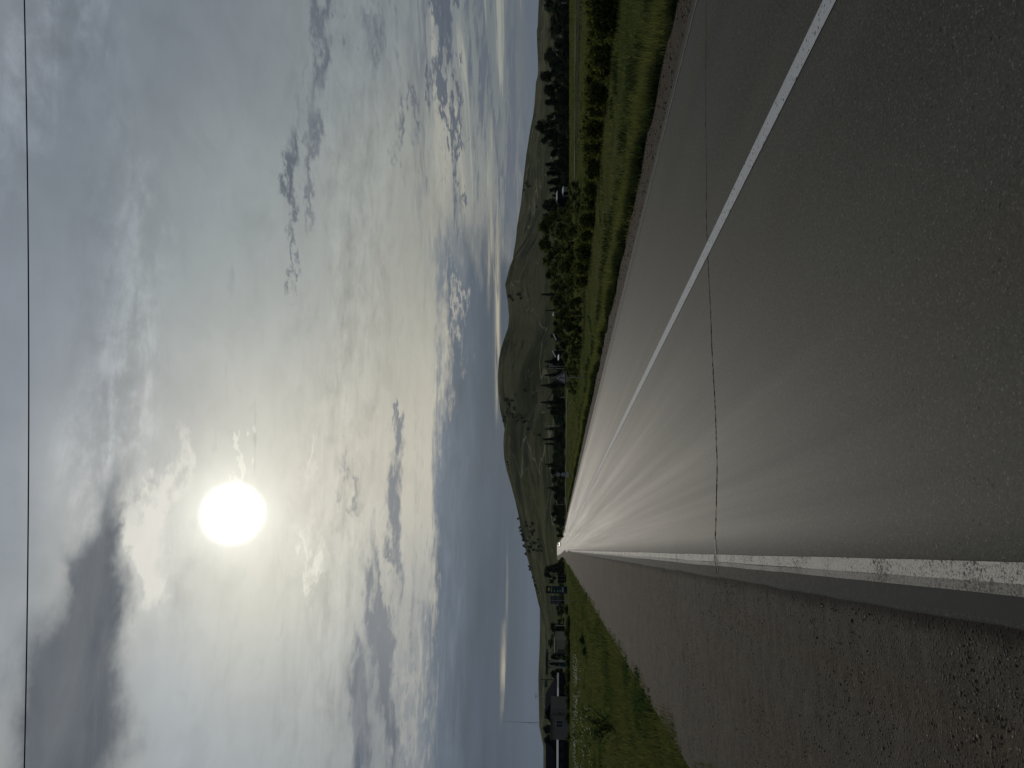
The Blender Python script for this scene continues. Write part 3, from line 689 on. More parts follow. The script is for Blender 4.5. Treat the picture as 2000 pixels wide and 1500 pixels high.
# loose stones on the gravel shoulder
def stones(name, n, x0, x1, y0, y1, smin, smax, seed, label, mat='pebble', power=1.3, zoff=0.):
    r = np.random.default_rng(seed); u = r.random(n); p = power
    py = (y0**(1-p)+u*(y1**(1-p)-y0**(1-p)))**(1/(1-p)); px = r.uniform(x0, x1, n)
    s = smin+(smax-smin)*r.random(n)**3.2
    g = (1+5**.5)/2
    iv = np.array([(-1,g,0),(1,g,0),(-1,-g,0),(1,-g,0),(0,-1,g),(0,1,g),(0,-1,-g),(0,1,-g),(g,0,-1),(g,0,1),(-g,0,-1),(-g,0,1)])/1.9
    fi = np.array([(0,11,5),(0,5,1),(0,1,7),(0,7,10),(0,10,11),(1,5,9),(5,11,4),(11,10,2),(10,7,6),(7,1,8),(3,9,4),(3,4,2),(3,2,6),(3,6,8),(3,8,9),(4,9,5),(2,4,11),(6,2,10),(8,6,7),(9,8,1)])
    V = iv[None]*r.uniform(.7, 1.25, (n, 12, 1))
    sc = np.stack([r.uniform(.6, 1.3, n), r.uniform(.6, 1.3, n), r.uniform(.3, .6, n)], 1)[:, None]*s[:, None, None]
    a = r.uniform(0, 6.28, n); c, q = np.cos(a)[:, None], np.sin(a)[:, None]
    V = V*sc; X = V[..., 0]*c-V[..., 1]*q; Yv = V[..., 0]*q+V[..., 1]*c
    V = np.stack([X+px[:, None], Yv+py[:, None], V[..., 2]+zoff+(s*.18)[:, None]], -1).reshape(-1, 3)
    tag(link(name, np_mesh(name, V, (np.arange(n)[:, None, None]*12+fi[None]).reshape(-1, 3)), M[mat]), label, 'gravel', kind='stuff')
m, t, b = mat_new('mixed_pebble'); q = t.new('ShaderNodeNewGeometry').outputs['Random Per Island']; P = obj_co(t)
rp = t.new('ShaderNodeValToRGB'); t.put(rp.inputs[0], q)
for k, (p, c) in enumerate(((0, (.022, .018, .015)), (.3, (.040, .033, .027)), (.62, (.052, .044, .036)), (.72, (.080, .068, .054)), (1, (.23, .205, .165)))):
    e_ = rp.color_ramp.elements[k] if k < 2 else rp.color_ramp.elements.new(p)
    e_.position = p; e_.color = (*c, 1)
for k, p in enumerate((0, .3, .62, .86, 1)): pass
setb(t, b, color=t.v('SCALE', rp.outputs[0], None, t.mad(t.noise(P, 60., 4, .7), .9, .55)), rough=.9, spec=.15); M['mixed'] = m
stones('gravel', 24000, -2.65, -.3, 1.5, 40, .0024, .0085, 21, 'loose brown stones on the left gravel shoulder', 'mixed', 1.3, .000)
stones('gravel', 2600, 6.85, 8.0, 6, 45, .006, .026, 22, 'loose stones on the far right gravel shoulder', 'mixed', 1.2, .004)

# ------------------------------------------------------------------ plants with a trunk or stems and a crown of many small leaves
def leaf_cards(P, size, r, up=0., asp=1.6):
    """two-triangle leaf sprays of random attitude at points P"""
    n = len(P); d = r.normal(size=(n, 3)); d[:, 2] = d[:, 2]*.7+up; d /= np.linalg.norm(d, axis=1)[:, None]
    e = np.cross(d, r.normal(size=(n, 3))); e /= np.linalg.norm(e, axis=1)[:, None]
    s = (size*r.uniform(.55, 1.4, n))[:, None]; nn = np.cross(d, e)
    a = P-d*s*asp*.5; bq = P+e*s*.5+nn*s*.12; c = P+d*s*asp*.5; f = P-e*s*.5+nn*s*.12
    return np.stack([a, bq, c, f], 1).reshape(-1, 3), np.arange(n)[:, None]*4+np.arange(4)[None]
def limb_mesh(name, branches, mat):
    b = MB()
    for pts, r0, r1 in branches: b.tube(pts, list(np.linspace(r0, r1, len(pts))), 6)
    me = b.mesh(name); me.materials.append(mat); return me
def proto_broad(seed, clumps=26, per=90, leaf=.045, spread=.42, base=.16, mat='decid', squash=1.):
    """unit-high broadleaf: crown of uneven clumps with gaps, trunk forking into limbs. width about 2*spread"""
    r = np.random.default_rng(seed); C = []
    for k in range(clumps):
        t = r.random(); z = base+.06+(.88-base)*t
        prof = math.sin(math.pi*min(1, .12+.88*t)**.8)**.6
        a = r.uniform(0, 6.28); rad = spread*prof*math.sqrt(r.random())*.95
        C.append((rad*math.cos(a), rad*math.sin(a), z, r.uniform(.085, .16) if clumps < 40 else r.uniform(.055, .125)))
    C = np.array(C); pts = []
    for x, y, z, s in C:
        n = int(per*(s/.12)**2); q = r.normal(size=(n, 3)); q /= np.linalg.norm(q, axis=1)[:, None]
        q *= (r.random(n)**.4)[:, None]; q *= np.array([s, s, s*.72])*(1+.35*r.normal(size=(n, 1)))
        pts.append(q+np.array([x, y, z]))
    P = np.concatenate(pts); P[:, 2] = np.clip(P[:, 2], .02, 1.02)
    V, F = leaf_cards(P, np.full(len(P), leaf), r, .1)
    crown = np_mesh('crown', V, F); crown.materials.append(M[mat])
    br = [([(0, 0, -.04), (.01, .005, base*.6), (0, .01, base+.12), (.01, 0, .55)], .028, .012)]
    for i in r.choice(len(C), 7, replace=False):
        x, y, z, s = C[i]; z0 = base*.8+.25*max(0, z-base)*.6
        br.append(([(0, .005, z0), (x*.45, y*.45, z0+(z-z0)*.6), (x, y, z)], .012, .003))
    return crown, limb_mesh('trunk', br, M['bark'])
def proto_conifer(seed, spread=.2, mat='needle', n_tier=17):
    r = np.random.default_rng(seed); V = []; F = []
    P = []; S = []; dirs = []
    for k in range(n_tier):
        t = k/(n_tier-1); z = .07+.90*t**.95; R0 = spread*(1-t)**.85*r.uniform(.75, 1.15)+.012
        nb = int(12-6*t)
        for j in range(nb):
            a = r.uniform(0, 6.28); L = R0*r.uniform(.65, 1.15); n = max(4, int(16*L/spread)+3)
            s = np.linspace(.1, 1, n)[:, None]
            q = np.concatenate([np.cos(a)*L*s, np.sin(a)*L*s, z-.10*L*s**1.5-.12*L*s+.02*r.normal(size=(n, 1))], 1)+r.normal(size=(n, 3))*.012
            P.append(q)
    P = np.concatenate(P); V, F = leaf_cards(P, np.full(len(P), .034), r, -.25, 1.9)
    crown = np_mesh('crown', V, F); crown.materials.append(M[mat])
    return crown, limb_mesh('trunk', [([(0, 0, -.04), (0, 0, .5), (0, 0, .99)], .02, .003)], M['bark'])
def proto_shrub(seed, mat='shrub', stems=22, per=70, leaf=.07, spread=.55, feather=1.):
    """unit-high many-stemmed shrub with upright feathery shoots"""
    r = np.random.default_rng(seed); P = []; br = []
    for k in range(stems):
        a = r.uniform(0, 6.28); q = math.sqrt(r.random()); x, y = spread*q*math.cos(a), spread*q*math.sin(a); H = (1-.45*q*q)*r.uniform(.72, 1.02)
        b0 = np.array([x*.25, y*.25, 0]); tip = np.array([x*1.0, y*1.0, H]); mid = np.array([x*.75, y*.75, H*.55])
        br.append(([b0-(0, 0, .04), mid, tip], .012, .003))
        t = r.random(per)**.75; c = np.where(t[:, None] < .5, b0+(mid-b0)*2*t[:, None], mid+(tip-mid)*(2*t[:, None]-1))
        wdt = (.14*(1-t)+.045*feather)[:, None]*np.array([1, 1, .7])
        P.append(c+r.normal(size=(per, 3))*wdt)
    P = np.concatenate(P); P[:, 2] = np.abs(P[:, 2])+.01
    V, F = leaf_cards(P, np.full(len(P), leaf), r, .45, 2.1)
    crown = np_mesh('foliage', V, F); crown.materials.append(M[mat])
    return crown, limb_mesh('stem', br, M['bark'])
PROTO = {
 'decid': [proto_broad(s, 60, 110, .034, .48, .06) for s in (1, 2, 3, 4)],
 'dark': [proto_broad(s, 28, 100, .050, .45, .08, 'dark_decid') for s in (5, 6, 7)],
 'round': [proto_broad(8, 34, 120, .045, .52, .06, 'dark_decid')],
 'conifer': [proto_conifer(s, .20) for s in (11, 12, 13)],
 'shrub': [proto_shrub(s) for s in (21, 22, 23, 24)],
 'bush': [proto_shrub(s, 'herb', 18, 60, .085, .6, 1.6) for s in (31, 32)],
 'grey': [proto_broad(s, 24, 90, .055, .50, .04, 'far_leaf') for s in (41, 42, 43)],
 'speck': [proto_broad(s, 26, 70, .10, .46, .0, 'hill_leaf') for s in (51, 52, 53)],
}
WIDTH = dict(decid=.95, dark=.95, round=1.1, conifer=.42, shrub=1.15, bush=1.3, grey=1.05, speck=1.05)
COUNT = {}
def plant(kind, loc, width, height, name, label, cat, group=None):
    i = COUNT.get(kind, 0); COUNT[kind] = i+1
    crown, trunk = PROTO[kind][i % len(PROTO[kind])]
    o = empty(name, loc, random.uniform(0, 6.28)); s = width/WIDTH[kind]
    o.scale = (s, s, height)
    tag(o, label, cat, group)
    link('foliage' if kind in ('shrub', 'bush') else 'crown', crown, None, o); link('stem' if kind in ('shrub', 'bush') else 'trunk', trunk, None, o)
    return o
def tree(kind, y, hw, top, D, name, label, cat='tree', group=None, base=None):
    x0, y0, z = spot(y, D); H = height_at(top, D)-z
    return plant(kind, (x0, y0, z-.03), 2*hw*MPP*D, H, name, label, cat, group)

# feathery light-green shrubs in a row along the right verge, nearest first
ROW = [(10,26,1136,21.5),(52,26,1142,22.2),(112,24,1145,24.5),(143,15,1149,25.2),(186,22,1137,27),(216,17,1141,28.2),(258,20,1132,30),(288,15,1134,31.2),(330,21,1138,33),(372,15,1136,35),(395,17,1134,36),(430,19,1128,38),(456,16,1127,39.6),(492,19,1120,42),(522,15,1118,44),(548,14,1121,46.5)]
ORD = ['first', 'second', 'third', 'fourth', 'fifth', 'sixth', 'seventh', 'eighth', 'ninth', 'tenth', 'eleventh', 'twelfth', 'thirteenth', 'fourteenth', 'fifteenth', 'sixteenth', 'seventeenth', 'eighteenth', 'nineteenth', 'twentieth']
for i, (y, hw, top, D) in enumerate(ROW):
    tree('shrub', y, hw*1.3, top-2, D, 'feathery_shrub', f'light green feathery shrub, {ORD[i]} of the verge row counting from the camera', 'shrub', 'feathery shrubs in a row along the right verge')
BACK = [(32,22,1139,25),(82,24,1140,26.5),(128,20,1140,28),(165,20,1138,30),(202,18,1137,31.5),(238,18,1134,33),(272,18,1133,34.5),(306,16,1136,36.5),(350,15,1136,39),(384,14,1134,41),(412,15,1130,42.5),(444,15,1126,44),(476,15,1122,46),(508,14,1119,48)]
for i, (y, hw, top, D) in enumerate(BACK):
    tree('shrub', y, hw*1.3, top, D, 'feathery_shrub', f'olive shrub showing through a gap of the verge row, {ORD[i]} gap counting from the camera', 'shrub', 'olive shrubs behind the gaps of the verge row')
rb0 = random.Random(8)
# mid-green trees closing the row
MID = [(372,20,1106,61),(402,22,1104,60),(440,33,1051,80),(474,30,1049,77),(506,30,1057,74),(536,26,1063,70),(561,24,1074,57),(590,27,1077,54),(620,25,1081,53),(646,21,1079,54),(672,22,1091,56),(699,20,1096,62),(724,20,1098,67),(750,15,1102,72),(764,9,1109,75)]
for i, (y, hw, top, D) in enumerate(MID):
    d_ = 'tallest' if i == 3 else ('lowest' if i == len(MID)-1 else f'{ORD[i]}')
    lab = {3: 'tallest mid green leafy tree of the clump behind the verge shrubs', 14: 'lowest mid green bush at the roadward end of the leafy clump'}.get(i, f'mid green leafy tree, {ORD[i]} in the roadside clump counting from the field side')
    tree('decid', y, hw, top, D, 'leafy_tree', lab, 'tree', 'mid green trees beyond the right verge')
tree('decid', 452, 30, 1082, 66, 'leafy_tree', 'dull green bushy tree in front of the tallest tree of the clump', 'tree', 'mid green trees beyond the right verge')
tree('decid', 520, 30, 1088, 60, 'leafy_tree', 'broad dull green tree low in the middle of the leafy clump', 'tree', 'mid green trees beyond the right verge')
# dark trees behind the field edge
DARK = [(-20,38,1076,190),(18,34,1081,188),(58,32,1083,192),(92,28,1085,190),(124,20,1073,195),(149,21,1057,200),(176,20,1060,200),(199,15,1065,205),(300,16,1076,195),(401,22,1057,170),(422,18,1061,165)]
for i, (y, hw, top, D) in enumerate(DARK):
    tree('dark', y, hw, top, D, 'dark_tree', f'dark leafy tree behind the field edge, {ORD[i]} counting from the frame edge', 'tree', 'dark trees behind the field edge')
tree('round', 246, 28, 1045, 195, 'dark_tree', 'large round dark tree, tallest behind the field edge', 'tree', 'dark trees behind the field edge')
tree('round', 274, 22, 1056, 195, 'dark_tree', 'smaller round dark tree leaning against the tallest field edge tree', 'tree', 'dark trees behind the field edge')
for i, (y, hw, top, D) in enumerate([(321,11,1065,190),(329,9,1073,186),(338,13,1068,195),(351,8,1076,186),(356,12,1069,196),(371,13,1073,190),(382,8,1078,186)]):
    tree('conifer', y, hw*1.7, top, D, 'conifer', f'dark conifer behind the field, {ORD[i]} from the round dark tree', 'tree', 'dark conifers behind the field')
for i, (y, hw, top, D) in enumerate([(10,30,1064,300),(60,34,1069,310),(110,30,1064,300),(205,26,1082,230),(330,20,1080,230),(-40,40,1070,300)]):
    tree('grey', y, hw, top, D, 'willow', f'grey green willow half hidden by dark trees, {ORD[i]} of its row', 'tree', 'grey green willows behind the dark trees')
for i in range(20):
    y = -30+i*23.5
    tree('dark' if i % 4 else 'grey', y, rb0.uniform(14, 19), rb0.uniform(1084, 1095), rb0.uniform(168, 184), 'undergrowth_bush', f'low dark bush closing the foot of the field edge trees, {ORD[i]} from the frame edge', 'bush', 'low bushes under the field edge trees')
# spruces at the foot of the hills
for i, (y, hw, top, D) in enumerate([(575,10,1058,240),(606,5,1066,240),(706,9,1063,240),(716,7,1066,240),(733,9,1064,235),(753,8,1056,235),(786,9,1057,240),(797,7,1068,240),(838,6,1064,260),(858,8,1061,260),(867,6,1063,262),(907,7,1065,270),(911,5,1068,270),(953,7,1069,270)]):
    tree('conifer', y, hw, top, D, 'spruce', f'dark spruce below the hills, {ORD[i]} counting along the hill foot from the field side', 'tree', 'dark spruces at the foot of the hills')
# belt of trees beyond the pale track
rb = random.Random(4)
BELT = [(690,10,1090,230),(718,12,1083,225),(740,12,1083,225),(765,11,1078,225),(806,15,1075,230),(822,12,1083,225),(842,15,1078,240),(858,14,1082,225),(874,15,1081,245),(890,14,1079,235),(903,14,1080,250),(920,14,1074,245),(938,14,1078,240),(955,12,1077,250),(970,13,1082,245),(986,12,1086,250),(1004,9,1075,255),(1020,8,1081,260),(1034,8,1086,270),(1046,6,1088,280)]
for i, (y, hw, top, D) in enumerate(BELT):
    tree('dark' if i % 3 else 'grey', y, hw, top, D, 'belt_tree', f'dark tree of the belt beyond the pale track, {ORD[i]} from the triangular sign', 'tree', 'trees of the belt beyond the pale track')
for i, (y, hw, top, D) in enumerate([(800,13,1092,215),(832,14,1094,212),(868,13,1093,210),(899,13,1094,212),(930,12,1093,215),(962,12,1094,220),(994,11,1095,230)]):
    tree('dark', y, hw, top, D, 'hedge_bush', f'low dark bush in front of the tree belt, {ORD[i]} from the triangular sign', 'bush', 'low bushes in front of the tree belt')
for i in range(20):
    y = 560+i*24
    tree('grey' if i % 3 else 'dark', y, rb.uniform(13, 19), rb.uniform(1074, 1087)+(3 if y > 900 else 0), rb.uniform(235, 300), 'hillfoot_tree', f'dusky tree of the loose wood at the hill foot, {ORD[i]} counting towards the road end', 'tree', 'dusky trees at the hill foot')
# trees and bushes at the left
for kind, y, hw, top, D, nm, lab in [
 ('grey',1122,19,1057,235,'roadside_tree','broad dark tree beside the fuel price board'),
 ('grey',1108,8,1068,240,'roadside_tree','small tree overlapping the broad tree beside the fuel price board'),
 ('dark',1224,21,1076,215,'roadside_tree','round dark tree behind the small white plate sign'),
 ('dark',1283,9,1074,195,'roadside_tree','dark tree under the teal station canopy'),
 ('dark',1297,6,1073,195,'roadside_tree','narrow dark tree between the two canopy columns'),
 ('dark',1316,13,1076,190,'roadside_tree','dark tree between the canopy and the lamp pole'),
 ('dark',1424,15,1059,230,'roadside_tree','tall dark tree behind the grey house'),
 ('dark',1447,18,1063,225,'roadside_tree','dark tree above the white fascia nearest the frame edge'),
 ('grey',1400,9,1064,300,'roadside_tree','pale hazy tree above the grey house roof'),
 ('grey',1475,24,1066,240,'roadside_tree','wide dark tree over the dark shed'),
 ('grey',1255,20,1071,420,'roadside_tree','faint distant tree behind the pale low building')]:
    tree(kind, y, hw, top, D, nm, lab, 'tree', 'trees among the buildings left of the road')
for i, (y, hw, top, D) in enumerate([(1190,10,1101,150),(1215,15,1104,120),(1236,14,1102,125),(1262,17,1102,120),(1290,16,1103,122),(1318,16,1102,122),(1346,16,1102,124),(1372,14,1103,124),(1402,13,1103,122),(1440,9,1104,122)]):
    tree('bush', y, hw, top, D, 'hedge_bush', f'low dark bush before the roadside buildings, {ORD[i]} from the fuel price board', 'bush', 'low bushes before the left buildings')
for y, hw, top, D, lab in [(1250,11,1130,54,'small dark weed clump on the left grass, farther of two'),(1270,9,1134,50,'small dark weed clump on the left grass, nearer of two'),(1350,10,1243,15.5,'small dark weed clump at the gravel edge')]:
    tree('bush', y, hw, top, D, 'weed_clump', lab, 'weed')
for i, y in enumerate(range(1098, 1200, 9)):
    tree('grey' if i % 2 else 'dark', y, rb.uniform(9, 13), rb.uniform(1086, 1092), rb.uniform(255, 300), 'hedge_tree', 'low dark tree of the far hedge left of the road end', 'tree', 'far hedge left of the road end')
# thin sapling with sparse twigs in the left meadow
def sapling(y, D, top):
    x0, y0, z = spot(y, D); H = height_at(top, D)-z; o = empty('sapling', (x0, y0, z))
    tag(o, 'thin sapling with sparse reddish twigs standing in the left meadow', 'sapling')
    r = np.random.default_rng(77); br = []; P = []
    for k in range(11):
        a = r.uniform(-.9, .9); L = H*r.uniform(.5, 1.05); az_ = r.uniform(0, 6.28)
        p0 = np.array([r.normal()*.06, r.normal()*.06, -.03]); p2 = np.array([math.sin(a)*L*.75, r.normal()*.25, max(.25, math.cos(a))*L]); p1 = (p0+p2)/2+r.normal(size=3)*.05+(0, 0, .1)
        br.append(([p0, p1, p2], .010, .003))
        t = r.uniform(.3, 1.05, 26)[:, None]; P.append(p0+(p2-p0)*t+r.normal(size=(26, 3))*.075)
    V, F = leaf_cards(np.concatenate(P), np.full(11*26, .075), r, .2, 2.)
    link('foliage', np_mesh('foliage', V, F), M['herb'], o)
    me = limb_mesh('stem', br, simple('red_twig', (.05, .028, .018), .85)); link('stem', me, None, o)
sapling(1418, 24.5, 1112)

# trees scattered on the hills
HT = [(903,989,3,'a'),(909,991,3,'a'),(916,993,2.5,'a'),(1014,1009,3.5,'a'),(1031,1014,4,'a'),(1038,1018,5,'a'),(1045,1020,5,'a'),(1051,1021,5,'a'),(1056,1023,5,'a'),(1067,1023.5,4.5,'a'),(1083,1025.5,4,'a'),(1107,1033,4,'a'),(1113,1034.5,4,'a'),(1128,1039,3.5,'a'),(1135,1042,3,'a'),(1144,1045,4,'a'),(1150,1047,3,'a'),(1158,1049,3,'a'),
 (578,996,6,'b'),(585,1000,4,'b'),(574,1013,5.5,'b'),(582,1017,4,'b'),(668,998,2.5,'b'),(673,1007,2,'b'),(762,1026,5,'b'),(771,1005,3,'b'),(768,1048,2.5,'b'),(775,1040,2.5,'b'),(806,988,3.5,'b'),(814,985,4,'b'),(822,983,4,'b'),
 (356,1028,5,'c'),(362,1034,5.5,'c'),(370,1023,3.5,'c'),(403,1047,4,'c'),(140,1056,3,'c'),(115,1052,2.5,'c'),(76,1050,3,'c'),(225,1043,3,'c')]
NM = {'a': ('tiny dark tree on the skyline of the long left hill', 'tiny trees along the left hill skyline'), 'b': ('small dark tree on the slope of the tall central hill', 'small trees on the central hill'), 'c': ('small dark tree on the low far hill over the field', 'small trees on the low far hill')}
for (y, x, hw, g) in HT:
    px_, py_, pz_, D = on_hill(x+3, y)
    plant('speck', (px_, py_, pz_-1.), 1.7*hw*MPP*D, 1.4*hw*MPP*D, 'hill_tree', NM[g][0], 'tree', NM[g][1])
# dark thicket along the far side of the spur
for k in range(46):
    t = rb.random(); y = 778+92*t; x = 1004+70*t-rb.random()**.7*(30*math.sin(math.pi*min(1, t+.15)))-1
    px_, py_, pz_, D = on_hill(x, y); hw = rb.uniform(1.9, 3.2)
    plant('speck', (px_, py_, pz_-.8), 2*hw*MPP*D, 1.9*hw*MPP*D, 'thicket_tree', 'dark tree in the thicket behind the spur of the central hill', 'tree', 'thicket trees behind the hill spur')
for k in range(40):
    t = rb.random(); y = 1020+60*t; x = 1026+(16+18*t)*rb.random()+4*t
    px_, py_, pz_, D = on_hill(x, y); hw = rb.uniform(1.9, 3.1)
    plant('speck', (px_, py_, pz_-.8), 2*hw*MPP*D, 1.9*hw*MPP*D, 'thicket_tree', 'dark tree in the thicket below the left skyline', 'tree', 'thicket trees below the left skyline')
# ------------------------------------------------------------------ road signs
def sign_triangle():
    x, y, z = spot(738, 42.); o = empty('warning_sign', (x, y, z), R(-8.)-R(33.))
    tag(o, 'triangular side road warning sign on a pale post in the right verge', 'road sign')
    zt = height_at(1106.3, 42.)-z; S = .93; h = S*.866
    MB().tube([(0, .03, -.3), (0, .03, zt+h*.55)], .030, 10).build('post', M['concrete'], o, True)
    MB().tube([(0, .03, -.05), (0, .03, .14)], [.075, .06], 10).build('post_collar', M['dark_wall'], o)
    def tri(s, y0, y1, dz=0.):
        c = zt+h/3; k = s/S; return MB().prism([(-S/2*k, c-h/3*k+dz), (S/2*k, c-h/3*k+dz), (0, c+2*h/3*k+dz)], y0, y1)
    p = tri(S, -.004, .004).build('sign_plate', M['sign_white'], o, bevel=.002)
    tri(S*.995, .0045, .0065).build('back', M['sign_back'], p)
    tri(S*.93, -.0065, -.0045).build('red_border', M['sign_red'], p)
    tri(S*.70, -.009, -.007).build('white_field', M['sign_white'], p)
    c = zt+h/3
    MB().prism([(-.028, c-h*.215), (.028, c-h*.215), (.028, c+h*.22), (.0, c+h*.24), (-.028, c+h*.22)], -.0115, -.0095).prism([(.030, c+.03), (.125, c+.03), (.125, c+.068), (.030, c+.068)], -.0115, -.0095).build('junction_symbol', M['sign_black'], p)
    MB().box(-.05, .005, c-.02, .05, .035, c+.03).build('clamp', M['steel'], o)
sign_triangle()
def sign_discs():
    D = 113.; x, y, z = spot(927, D); o = empty('speed_limit_sign', (x, y, z), R(-8))
    tag(o, 'post with two round white signs over a rectangular plate, far right verge', 'road sign')
    z1, z2, z3 = height_at(1090, D)-z, height_at(1100, D)-z, height_at(1107.8, D)-z
    MB().tube([(0, .03, -.3), (0, .03, z1+.25)], .03, 8).build('post', M['steel'], o)
    for zz, k in ((z1, 0), (z2, 1)):
        p = MB().disc((0, zz), .36, -.004, .004).build('round_plate', M['sign_white'], o)
        r_ = MB()
        n = 28
        for j in range(n):
            a, b = j*2*math.pi/n, (j+1)*2*math.pi/n
            q = [(math.cos(a)*.345, zz+math.sin(a)*.345), (math.cos(b)*.345, zz+math.sin(b)*.345), (math.cos(b)*.285, zz+math.sin(b)*.285), (math.cos(a)*.285, zz+math.sin(a)*.285)]
            r_.prism(q, -.0075, -.0055)
        r_.build('red_ring', M['sign_red'], p)
        s = MB()
        if k == 0: s.prism([(-.13, zz-.11), (-.02, zz-.11), (-.02, zz+.12), (-.13, zz+.12)], -.0075, -.0055).prism([(.03, zz-.11), (.14, zz-.11), (.14, zz+.12), (.03, zz+.12)], -.0075, -.0055)
        else: s.prism([(-.15, zz-.07), (-.02, zz-.07), (-.03, zz+.07), (-.14, zz+.07)], -.0075, -.0055).prism([(.02, zz-.07), (.15, zz-.07), (.14, zz+.07), (.03, zz+.07)], -.0075, -.0055)
        s.build('symbol', M['sign_black'], p)
    MB().box(-.40, -.004, z3-.22, .40, .004, z3+.22).build('rectangular_plate', M['sign_white'], o)
sign_discs()
def sign_back():
    D = 98.; x, y, z = spot(1172, D); o = empty('road_sign', (x, y, z), R(-10))
    tag(o, 'dark grey back of a large road sign on a pole, left verge', 'road sign')
    zb, zt = height_at(1095, D)-z, height_at(1075, D)-z
    b = MB(); w = .56; r = .12; pts = []
    for cx, cz, a0 in ((w-r, zt-r, 0), (-w+r, zt-r, 90), (-w+r, zb+r, 180), (w-r, zb+r, 270)):
        pts += [(cx+r*math.cos(R(a0+k*22.5)), cz+r*math.sin(R(a0+k*22.5))) for k in range(5)]
    p = b.prism(pts, .0, .012).build('board', M['sign_back'], o)
    for zz in (zb+.35, zt-.35): MB().box(-.5, -.03, zz-.02, .5, -.001, zz+.02).build('stiffener', M['steel'], p)
    MB().tube([(-.03, -.065, -.3), (-.03, -.065, zt-.1)], .033, 8).build('pole', M['steel'], o)
sign_back()
def price_board():
    D = 180.; x, y, z = spot(1152, D); o = empty('price_board', (x, y, z), R(-14))
    tag(o, 'tall dark teal fuel price board with a yellow emblem, left of the road', 'price board')
    f = lambda px: height_at(px, D)-z
    w = 7.0*MPP*D
    MB().box(-w, -.16, f(1105.)-.5, w, .16, f(1101.8)).build('plinth', M['navy'], o)
    p = MB().box(-w, -.14, f(1101.6), w, .14, f(1078.2)).build('price_panel', M['teal'], o)
    for px, px2 in ((1097.6, 1099.6), (1100.3, 1101.)): MB().box(-w*.62, -.152, f(px2), w*.75, -.142, f(px)).build('price_strip', M['pale_mark'], p)
    for px in (1082.6, 1089.3, 1094.): MB().box(-w*.45, -.152, f(px+.9), -w*.12, -.142, f(px-.9)).build('price_mark', M['pale_mark'], p)
    h_ = MB().box(-w, -.14, f(1077.9), w, .14, f(1066.3)).build('header', M['navy'], o)
    MB().disc((.1, f(1072.)), 3.8*MPP*D, -.152, -.142, 24, .52).build('emblem', M['yellow'], h_)
    MB().box(-w*.62, -.152, f(1077.6), w*.7, -.142, f(1076.4)).build('white_band', M['pale_mark'], h_)
price_board()
def small_plate():
    D = 200.; x, y, z = spot(1222, D); o = empty('plate_sign', (x, y, z), R(-8))
    tag(o, 'slim white post with a small plate in front of the round dark tree', 'sign')
    MB().tube([(0, 0, -.3), (0, 0, height_at(1082, D)-z)], .085, 8).build('post', M['frame'], o)
    MB().box(-.75, -.06, height_at(1086, D)-z, .08, -.1, height_at(1082, D)-z).build('plate', M['sign_back'], o)
small_plate()
# ------------------------------------------------------------------ poles
def pole(y, top, D, label, arms=1, rad=.11, mat='concrete', lamp=False, stay=False):
    x0, y0, z = spot(y, D); H = height_at(top, D)-z; o = empty('utility_pole', (x0, y0, z), R(random.uniform(-20, 20)))
    tag(o, label, 'pole', 'utility poles')
    MB().tube([(0, 0, -.4), (0, 0, H)], [rad*1.2, rad*.8], 8).build('shaft', M[mat], o, True)
    for k in range(arms):
        zz = H-.25-.7*k; a = MB().box(-.75, -.05, zz-.05, .75, .05, zz+.05).build('crossarm', M['steel'], o)
        for xx in (-.65, .65): MB().tube([(xx, 0, zz+.05), (xx, 0, zz+.22)], .05, 6).build('insulator', M['frame'], a)
    if stay: MB().tube([(.1, 0, H*.95), (4.2, .5, -.2)], .07, 6).build('stay', M[mat], o)
    if lamp: MB().tube([(0, 0, H-.1), (.7, 0, H+.25), (1.4, 0, H+.2)], .045, 6).build('lamp_arm', M['steel'], o)
pole(6, 1091, 175, 'pale utility pole with a slanting stay, nearest the frame edge', 1, .13, stay=True)
pole(97, 1086, 175, 'plain pale utility pole before the dark trees', 0, .12)
pole(229, 1081, 175, 'pale utility pole with a crossarm before the largest round tree', 1, .13)
pole(715.5, 1072, 215, 'pale utility pole with crossarms among the spruces above the warning sign', 2, .14)
pole(720, 1085, 215, 'short pale utility pole beside the taller one above the warning sign', 1, .13)
pole(776, 1094, 205, 'short grey pole at the foot of the spruces beyond the sign', 0, .12)
pole(832, 1064, 220, 'tall pale pole rising over the tree belt', 1, .13, lamp=True)
pole(985, 1085, 220, 'thin pole beside the double round sign, before the tree belt', 0, .09)
pole(1361, 1045, 190, 'slender aerial pole over the dark gable', 1, .07, 'steel')
def mast():
    D = 190.; x, y, z = spot(1413, D); H = height_at(983, D)-z; o = empty('radio_mast', (x, y, z))
    tag(o, 'very tall thin radio mast rising behind the grey house', 'mast')
    MB().tube([(0, 0, -.2), (0, 0, H*.6), (0, 0, H)], [.075, .06, .03], 6).build('shaft', M['steel'], o)
    for k in range(3):
        a = k*2.1; MB().tube([(0, 0, H*.62), (5*math.cos(a), 5*math.sin(a), 0)], .012, 4).build('guy_wire', M['wire'], o)
mast()
def lamp_pole():
    D = 150.; x, y, z = spot(1328, D); o = empty('sign_pole', (x, y, z), R(-8))
    tag(o, 'thin dark pole carrying a small teal sign box near the top', 'sign pole')
    f = lambda px: height_at(px, D)-z
    MB().tube([(0, 0, -.3), (0, 0, f(1057))], .07, 8).build('shaft', M['dark_wall'], o)
    s = MPP*D
    MB().box(-14*s, -.12, f(1068.3), -2.*s, .12, f(1063.8)).build('sign_box', M['teal'], o, bevel=.02)
    MB().box(-2.*s, -.03, f(1066.4), 0, .03, f(1065.6)).build('bracket', M['dark_wall'], o)
lamp_pole()
